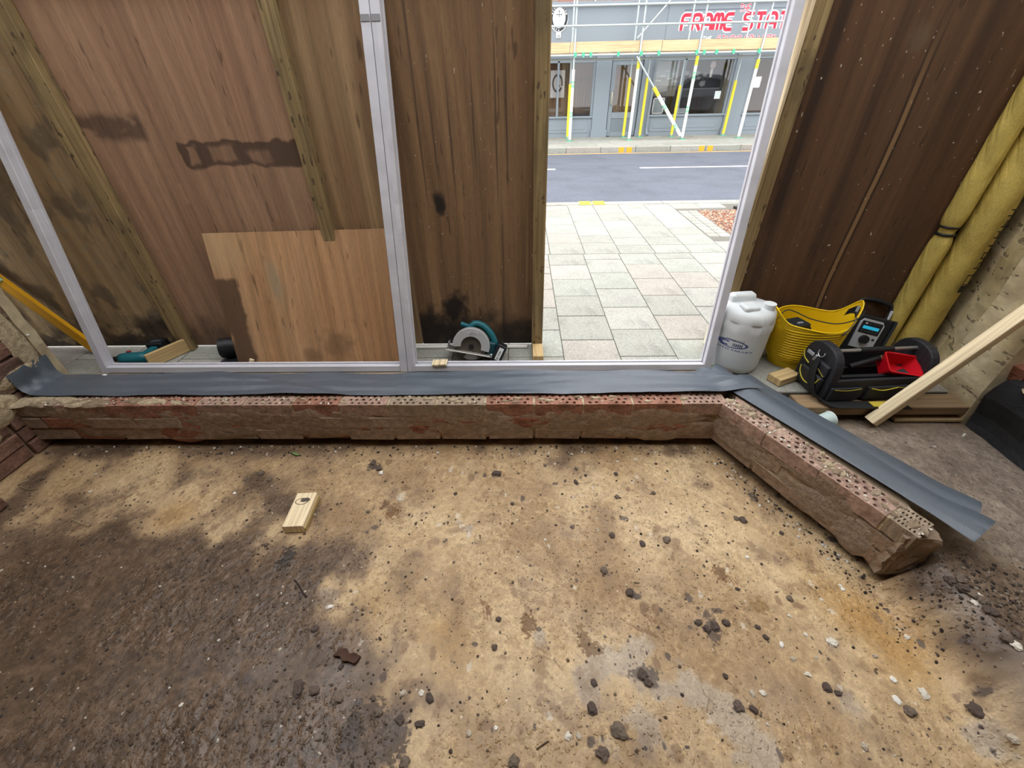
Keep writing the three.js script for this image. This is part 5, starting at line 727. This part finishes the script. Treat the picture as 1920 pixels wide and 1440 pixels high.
{ // red plastic tray tipped towards us
  const t = thing('red_tray', 'bright red open plastic tray lying in the tool bag', 'tray', [1.7, PAVE + .1, -1.615]); t.rotation.set(.55, -.12, -.22, 'YXZ'); const red = mat(0xd00f22, .38), sh = new THREE.Shape(), W2 = .08, D2 = .048;
  const rr = (s, w, d, r, cw) => { const P = s; P.moveTo(-w + r, -d); P.lineTo(w - r, -d); P.quadraticCurveTo(w, -d, w, -d + r); P.lineTo(w, d - r); P.quadraticCurveTo(w, d, w - r, d); P.lineTo(-w + r, d); P.quadraticCurveTo(-w, d, -w, d - r); P.lineTo(-w, -d + r); P.quadraticCurveTo(-w, -d, -w + r, -d); };
  rr(sh, W2, D2, .014); const hole = new THREE.Path(); rr(hole, W2 - .004, D2 - .004, .011); const floor2 = sh.clone(); sh.holes.push(hole);
  const wallG = new THREE.ExtrudeGeometry(sh, { depth: .065, bevelEnabled: false, curveSegments: 6 }).rotateX(-Math.PI / 2); { const p = wallG.attributes.position; for (let i = 0; i < p.count; i++) { const k = .8 + .2 * p.getY(i) / .065; p.setX(i, p.getX(i) * k); p.setZ(i, p.getZ(i) * k); } wallG.computeVertexNormals(); }
  const fl = new THREE.ExtrudeGeometry(floor2, { depth: .004, bevelEnabled: false }).rotateX(-Math.PI / 2); fl.scale(.81, 1, .81); mesh('walls', wallG, red, t); mesh('bottom', fl, red, t);
  const lip = tube([[-W2, .065, -D2], [W2, .065, -D2], [W2, .065, D2], [-W2, .065, D2]], .003, 80, 6, true); const rim = new THREE.Shape(); rr(rim, W2 + .004, D2 + .004, .016); const rh = new THREE.Path(); rr(rh, W2 - .002, D2 - .002, .012); rim.holes.push(rh); mesh('rim', new THREE.ExtrudeGeometry(rim, { depth: .004, bevelEnabled: false, curveSegments: 6 }).rotateX(-Math.PI / 2).translate(0, .064, 0), red, t);
}
single('timber_offcut', place(cbox(.07, .13, .038, .003, 1, .15, .4), 1.275, PAVE + .0205, -1.675, -Math.PI / 2, -1.15, 0), timberPale, 'short pale timber offcut on the paving between membrane and tool bag', 'timber');
{
  const t = thing('threshold_timber', 'long grey sawn timber lying along the edge of the step under the tool bag strap', 'timber', [1.63, PAVE - .047, -1.515]); const o = mesh('plank', cbox(.1, .74, .045, .003, 1, .3, .2), mat(0x9c8468, .85, { map: timberMap, bumpMap: timberMap, bumpScale: .0008 }), t); o.rotation.set(-Math.PI / 2, 0, 0); o.rotation.z = Math.PI / 2; o.position.set(0, .0225, 0);
  for (const x of [-.3, .0, .33]) mesh('packer', cbox(.07, .037, .06, .002).translate(x, -.0185, -.01), mat(0x7d7060, .9), t);
  const s = mesh('thin_board', cbox(.05, .3, .012, .001, 1, .1, .6), timberGrey, t); s.rotation.set(-Math.PI / 2, 0, Math.PI / 2); s.position.set(.22, -.028, .035);
}
{ // paper cup on its side
  const t = thing('paper_cup', 'pale green white paper cup lying on its side by the membrane', 'cup', [1.34, SLAB + .037, -1.425]); t.rotation.set(0, .28, -Math.PI / 2 + .06, 'YXZ');
  mesh('cup_wall', lathe([[.0, -.045], [.024, -.045], [.026, -.04], [.035, .048], [.0335, .048], [.025, -.038], [0, -.038]], 28), mat(0xc3d4d0, .6), t); mesh('rolled_rim', new THREE.TorusGeometry(.0352, .002, 6, 32).rotateX(Math.PI / 2).translate(0, .048, 0), mat(0xe6ebe8, .6), t);
}
{ // raking brace
  const a = V3(1.572, SLAB + .024, -1.437), b = V3(1.972, .77, -1.475), d = b.clone().sub(a), L = d.length() + .03; const o = single('timber_brace', cbox(.062, L, .045, .003, 1, .25, .5).translate(0, L / 2, 0), timberWhite, 'fresh pale timber leaning from the slab against the cream pilaster', 'timber'); o.position.copy(a); o.quaternion.setFromUnitVectors(V3(0, 1, 0), d.normalize()); o.rotateY(.35);
}
{ // two yellow wrapped rolls standing in the corner
  const fab = (hue) => tex(256, 1024, (u, v) => { const n = fbm(u * 6, v * 22, 4), m = vn(u * 130, v * 520), k = .84 + .2 * (n - .5) + .12 * (m - .5); return [hue[0] * k, hue[1] * k, hue[2] * k]; });
  const bump = grey(256, 1024, (u, v) => fbm(Math.sin(u * Math.PI * 2) * 1.2 + 3, v * 26 + Math.cos(u * Math.PI * 2) * 1.5, 4));
  const roll = (name, label, x, z, r, h, hue, seed, waist) => { const t = thing(name, label, 'roll', [x, PAVE + .003, z], 0, 'yellow wrapped rolls in the corner'); const P = []; for (let i = 0; i <= 120; i++) { const y = i / 120 * h, w = waist ? 1 - .3 * Math.exp(-(((y - waist) / .035) ** 2)) : 1; P.push([r * w, y]); } const g = lathe([[0, 0], ...P, [0, h]], 40), p = g.attributes.position; for (let i = 0; i < p.count; i++) { const X = p.getX(i), Y = p.getY(i), Z = p.getZ(i), a = Math.atan2(Z, X), k = 1 + .08 * (fbm(Y * 11 + seed, Math.cos(a) * 1.3 + 5, 4) - .5) + .09 * (fbm(Y * 3 + seed * 2, Math.sin(a) * 1.6 + 9, 2) - .5) + .05 * Math.sin(a * 3 + Y * 2.5 + seed); p.setXYZ(i, X * k, Y, Z * k); } g.computeVertexNormals(); mesh('wrapping', g, mat(0xffffff, .6, { map: fab(hue), bumpMap: bump, bumpScale: .009 }), t); return t; };
  const a = roll('wrapped_roll', 'thinner yellow wrapped roll pinched by a black tie, behind the printed roll', 1.958, -1.987, .042, 1.9, [236, 208, 108], 2, .61); mesh('tie', new THREE.TorusGeometry(.034, .006, 8, 24).rotateX(Math.PI / 2).translate(0, .602, 0), blackPl, a); mesh('tie', new THREE.TorusGeometry(.035, .005, 8, 24).rotateX(Math.PI / 2).translate(0, .635, 0), blackPl, a);
  const b = roll('wrapped_roll', 'thicker yellow wrapped roll with black printing standing against the cream wall', 2.066, -1.95, .064, 1.9, [238, 210, 110], 6);
  const ink = mat(0x2a2418, .7); const curvePatch = (a0, a1, y0, y1, name, m, tilt = 0) => mesh(name, sheet((u, v) => { const an = lerp(a0, a1, u), y = lerp(y0, y1, v) + tilt * u, R = .0765; return V3(R * Math.cos(an), y, R * Math.sin(an)); }, 8, 1, .0012), m, b);
  // printing runs up the roll on the side turned towards the room; angle 0 is +x, pi/2 is +z
  const A = 1.55, s = .028; const seg = (p, q, y0, y1) => curvePatch(A + p, A + q, y0, y1, 'print_mark', ink);
  seg(-.3, .1, .36, .395); seg(-.3, .1, .398, .402); seg(-.3, -.27, .398, .445); seg(.07, .1, .398, .445); seg(-.3, .1, .441, .446);
  let y = .475; for (const k of ['A', 'M', 'I', 'N', 'A', 'S']) { for (const q of { A: [[-.25, .05, 0, .006], [-.25, -.21, 0, .03], [-.1, -.06, 0, .03], [-.25, -.06, .026, .03]], M: [[-.25, .05, 0, .005], [-.25, .05, .026, .031], [-.02, .03, 0, .03], [-.02, .03, .012, .018]], I: [[-.25, .05, .01, .017]], N: [[-.25, .05, 0, .005], [-.25, .05, .026, .031], [-.12, -.08, 0, .03]], S: [[-.25, .05, 0, .005], [-.25, .05, .024, .029]] }[k]) seg(q[0], q[1], y + q[2], y + q[3]); y += .046; }
}

// ---------------------------------------------------------------- things on the screed
{
  const t = thing('timber_block', 'small square-cut timber block with a dark knot lying on the screed', 'timber block', [-.922, floorH(-.922, -1.065) + .002, -1.065], .06); mesh('block', cbox(.083, .168, .042, .002, 1, .33, .62).rotateX(-Math.PI / 2).translate(0, .021, 0), timberWhite, t);
  const kn = mat(0x5c5048, .8), k = mesh('knot', place(patch(.05, .026, 5, .0012), .008, .0418, -.045, -Math.PI / 2, 0, .15), kn, t); mesh('knot_ring', new THREE.TorusGeometry(.02, .0014, 5, 30).scale(1.3, .8, 1).rotateX(-Math.PI / 2).translate(-.005, .0425, -.038), kn, k); mesh('bark_edge', roughen(cbox(.006, .165, .02, .001).rotateX(-Math.PI / 2).translate(.043, .012, 0), .004, 60, 2), mat(0xb59a66, .85), t);
}
const onFloor = (px, py, up = 0) => { let p = pxY(px, py, 0); for (let i = 0; i < 4; i++) p = pxY(px, py, floorH(p.x, p.z)); p.y = floorH(p.x, p.z) + up; return p; };
const rod = (name, pts, r, m, label, cat) => single(name, tube(pts.map(([a, b, u = .003]) => onFloor(a, b, u)), r, 30, 6), m, label, cat);
rod('bent_nail', [[553, 1088], [562, 1100], [568, 1112], [576, 1120]], .0028, mat(0x3a2c28, .7, { metalness: .4 }), 'bent rusty nail beside a white splash on the damp screed', 'nail');
rod('twig', [[38, 914], [55, 919], [72, 918]], .0022, mat(0x8a7658, .8), 'curved pale twig near the left wall', 'twig'); rod('twig', [[135, 974], [150, 982], [168, 988]], .0018, mat(0x9c8a6a, .8), 'straight pale twig on the dark dirt', 'twig'); rod('straw', [[42, 905], [55, 900]], .0014, mat(0xcdbf9a, .7), 'short bright straw by the curved twig', 'straw');
rod('wire_offcut', [[1188, 1093], [1199, 1094]], .0012, mat(0x2c2624, .6), 'short dark wire offcut on the ochre screed', 'wire'); rod('twig', [[1006, 1405], [1028, 1390]], .0018, mat(0x4a3b2c, .8), 'thin dark twig among round grey pebbles', 'twig');
{ const p = onFloor(652, 1232, .006), o = single('wood_splinter', roughen(new THREE.BoxGeometry(.075, .012, .026, 10, 2, 3), .01, 60, 3), mat(0x4a3022, .85), 'dark broken splinter of rotten wood on the screed', 'splinter'); o.position.copy(p); o.rotation.y = -.35; }
{ const p = onFloor(555, 853, .004), t = single('leaf', sheet((u, v) => V3((u - .5) * .05, .004 * Math.sin(u * 6) + .005 * (v - .5) ** 2 * 4, (v - .5) * .014 * Math.sin(Math.PI * clamp(u, .02, .98))), 12, 4, .0006), mat(0x6f8a4e, .7), 'small green leaf at the foot of the low wall', 'leaf'); t.position.copy(p); t.rotation.y = -.2; }
const crumbDark = [mat(0x62544a, .95), mat(0x706254, .95), mat(0x554840, .95)], crumbPale = [mat(0xd8d0c0, .9), mat(0xb9ac98, .9), mat(0xe6e1d6, .85)], lumps = [1, 2, 3, 4, 5, 6].map((k) => lump(k * 11, 2, .6));
{
  const r = rng(404);
  const crumb = (p, s, dark, label, group) => { const k = Math.floor(r() * 6), o = single('mortar_crumb', lumps[k], (dark ? crumbDark : crumbPale)[k % 3], label, 'crumb', group); o.scale.set(s * (.8 + .5 * r()), s * (.45 + .25 * r()), s * (.7 + .4 * r())); o.rotation.y = r() * 6.3; o.position.copy(p); o.position.y += s * .22; };
  for (const [px, py, s] of [[930, 888, .018], [1080, 880, .009], [1098, 892, .008], [1022, 873, .007], [1155, 889, .011], [1080, 905, .012], [1060, 902, .008], [961, 945, .008], [854, 926, .008], [1157, 932, .01], [1225, 925, .011], [1230, 870, .007], [1073, 988, .008], [1147, 1004, .012], [1250, 1013, .015], [1205, 1020, .012], [1132, 1070, .013], [1180, 1111, .013], [927, 1214, .011], [935, 1161, .01], [1205, 1265, .016], [1215, 1280, .014], [1113, 1280, .009], [805, 1308, .011], [788, 1358, .012], [750, 1350, .011], [710, 1335, .012], [700, 1310, .008], [760, 1430, .013], [963, 1430, .015], [1110, 1330, .013], [1130, 1415, .014], [1325, 1180, .014], [1340, 1175, .016], [1360, 1168, .01], [1380, 972, .011], [1392, 975, .012], [1465, 1000, .009], [1310, 1167, .01], [1420, 1176, .009], [1435, 1195, .008], [1480, 1123, .01], [1383, 1105, .008], [1385, 1325, .012], [1412, 1330, .011], [1360, 1268, .01], [1550, 1290, .013], [1570, 1300, .01], [1705, 1335, .014], [1830, 1335, .016], [700, 868, .013], [712, 880, .014], [490, 888, .013], [505, 900, .011], [460, 900, .009], [690, 960, .009], [780, 982, .007], [840, 980, .006], [833, 982, .006], [1160, 1370, .018], [560, 1290, .02], [590, 1295, .014], [632, 1310, .014], [640, 1250, .008], [500, 1022, .009], [598, 1245, .007], [1540, 985, .012], [1560, 1012, .014], [1580, 1020, .014], [1610, 1040, .016], [1635, 1050, .014], [1575, 1000, .01], [1780, 1090, .016], [1805, 1105, .018], [1840, 1125, .015], [1865, 1150, .014], [1760, 1120, .015], [1790, 1140, .014], [1820, 1165, .012], [1880, 1200, .014], [1850, 1225, .012], [1900, 1250, .012], [590, 1180, .01], [265, 845, .006], [88, 850, .008]]) { const [l, g] = px > 1500 && py < 1300 ? ['dark crumb of mortar near the broken end of the return wall', 'dark crumbs by the wall end'] : py < 935 ? ['dark crumb of mortar near the foot of the low front wall', 'dark crumbs near the front wall'] : px < 720 && py > 1000 ? ['dark crumb of mortar lying in the damp dark dirt', 'dark crumbs in the dirt'] : ['dark crumb of mortar lying on the open ochre screed', 'dark crumbs on the screed']; crumb(onFloor(px, py), s, true, l, g); }
  for (const [px, py, s] of [[970, 1045, .005], [880, 870, .005], [1022, 1012, .005], [970, 975, .004], [1400, 1045, .007], [1465, 1210, .008], [1487, 1235, .006], [1510, 1190, .006], [1530, 1233, .005], [1560, 1205, .013], [1515, 1265, .008], [1640, 1230, .007], [1675, 1275, .009], [1680, 1312, .009], [1730, 1300, .013], [1880, 1226, .012], [1700, 1195, .008], [1575, 1098, .006], [1580, 1105, .006], [1540, 1125, .005], [750, 937, .006], [715, 887, .01], [1040, 870, .005], [340, 1322, .006], [620, 1138, .008], [525, 1218, .005], [170, 922, .006], [180, 890, .006], [300, 830, .006], [215, 838, .005], [440, 925, .007], [590, 965, .006], [1430, 1300, .008], [1410, 1300, .008], [1620, 1400, .009], [1860, 1290, .01], [1880, 1395, .012], [1480, 1155, .005], [930, 1365, .007], [880, 1375, .008], [1065, 1380, .008], [1085, 1380, .008], [790, 1300, .007], [755, 1300, .009], [405, 940, .004], [1840, 1120, .008], [1825, 1130, .008], [1790, 1150, .007]]) { const [l, g] = px > 1500 && py < 1300 ? ['pale chip of plaster near the broken end of the return wall', 'pale chips by the wall end'] : py < 940 ? ['pale chip of plaster near the foot of the low front wall', 'pale chips near the front wall'] : px < 640 ? ['pale chip of plaster lying in the damp dark dirt', 'pale chips in the dirt'] : ['pale chip of plaster lying on the open ochre screed', 'pale chips on the screed']; crumb(onFloor(px, py), s, false, l, g); }
  // white chips on the membrane and pavement
  for (const [px, py, s, lab] of [[197, 704, .012, 'flat white chip on the membrane at the foot of the left frame'], [53, 626, .01, 'white chip caught on the edge of the brick pier'], [1806, 818, .012, 'small white shard standing by the black plinth']]) { const p = px < 60 ? V3(-2.395, .5, -1.72) : px < 300 ? pxY(px, py, TOP + .016) : pxY(px, py, SLAB); const o = single('white_chip', lumps[2], mat(0xf0efe8, .7), lab, 'chip'); o.position.copy(p); o.position.y += .004; px > 300 ? o.scale.set(s * .4, s, s * .4) : o.scale.set(s, s * .25, s * .5); }
  const put = (n, name, label, g, mats, fn) => { const im = new THREE.InstancedMesh(g, mat(0xffffff, .95), n), M = new THREE.Matrix4(), q = new THREE.Quaternion(), c = new THREE.Color(); for (let i = 0; i < n; i++) { const [p, s] = fn(); q.setFromEuler(new THREE.Euler(r() * .5, r() * 6.3, r() * .5)); M.compose(p, q, V3(s, s * .6, s * (.6 + .5 * r()))); im.setMatrixAt(i, M); im.setColorAt(i, c.set(mats[Math.floor(r() * mats.length)])); } im.name = name; im.userData = { kind: 'stuff', label }; im.castShadow = im.receiveShadow = true; scene.add(im); };
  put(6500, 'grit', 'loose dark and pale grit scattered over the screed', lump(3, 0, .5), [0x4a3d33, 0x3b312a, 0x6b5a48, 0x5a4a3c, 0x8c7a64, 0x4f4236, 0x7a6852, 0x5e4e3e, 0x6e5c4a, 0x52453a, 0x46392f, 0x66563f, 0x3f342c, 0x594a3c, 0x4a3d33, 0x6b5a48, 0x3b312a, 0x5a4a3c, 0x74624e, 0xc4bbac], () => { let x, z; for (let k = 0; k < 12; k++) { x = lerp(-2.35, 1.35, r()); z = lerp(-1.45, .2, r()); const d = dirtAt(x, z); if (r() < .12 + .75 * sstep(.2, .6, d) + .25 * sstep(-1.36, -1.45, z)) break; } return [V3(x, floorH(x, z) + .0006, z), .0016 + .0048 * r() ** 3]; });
  put(420, 'rubble_dust', 'dark rubble and crumbs heaped at the broken wall end', lump(8, 0, .5), [0x3a302a, 0x4a3f36, 0x2c2521, 0x6b6054, 0x4f443a, 0x3a302a, 0x8c8070], () => { const a = r() * 6.3, d = Math.sqrt(r()) * .2, x = 1.43 + .24 * (r() - .5) + d * Math.cos(a) * .8, z = -.66 + .15 * (r() - .5) + d * Math.sin(a) * .6; return [V3(x, floorH(x, z) + .001, z), .0018 + .006 * r() ** 2]; });
  put(500, 'wall_foot_dust', 'dark crumbs gathered along the foot of the low wall', lump(9, 0, .5), [0x3a302a, 0x4a3f36, 0x2c2521, 0x8c7f6e, 0xd0c8ba], () => { const ret = r() < .45, x0 = lerp(-2.3, .9, r()), a = r() * .78, q = -.01 - r() ** 2 * .07; const x = ret ? wallIn.x + wallDir.x * a + wallNor.x * q : x0, z = ret ? wallIn.z + wallDir.z * a + wallNor.z * q : WALLZ + r() ** 2 * .07; return [V3(x, floorH(x, z) + .001, z), .002 + .006 * r() ** 2]; });
}
renderer.render(scene, camera);
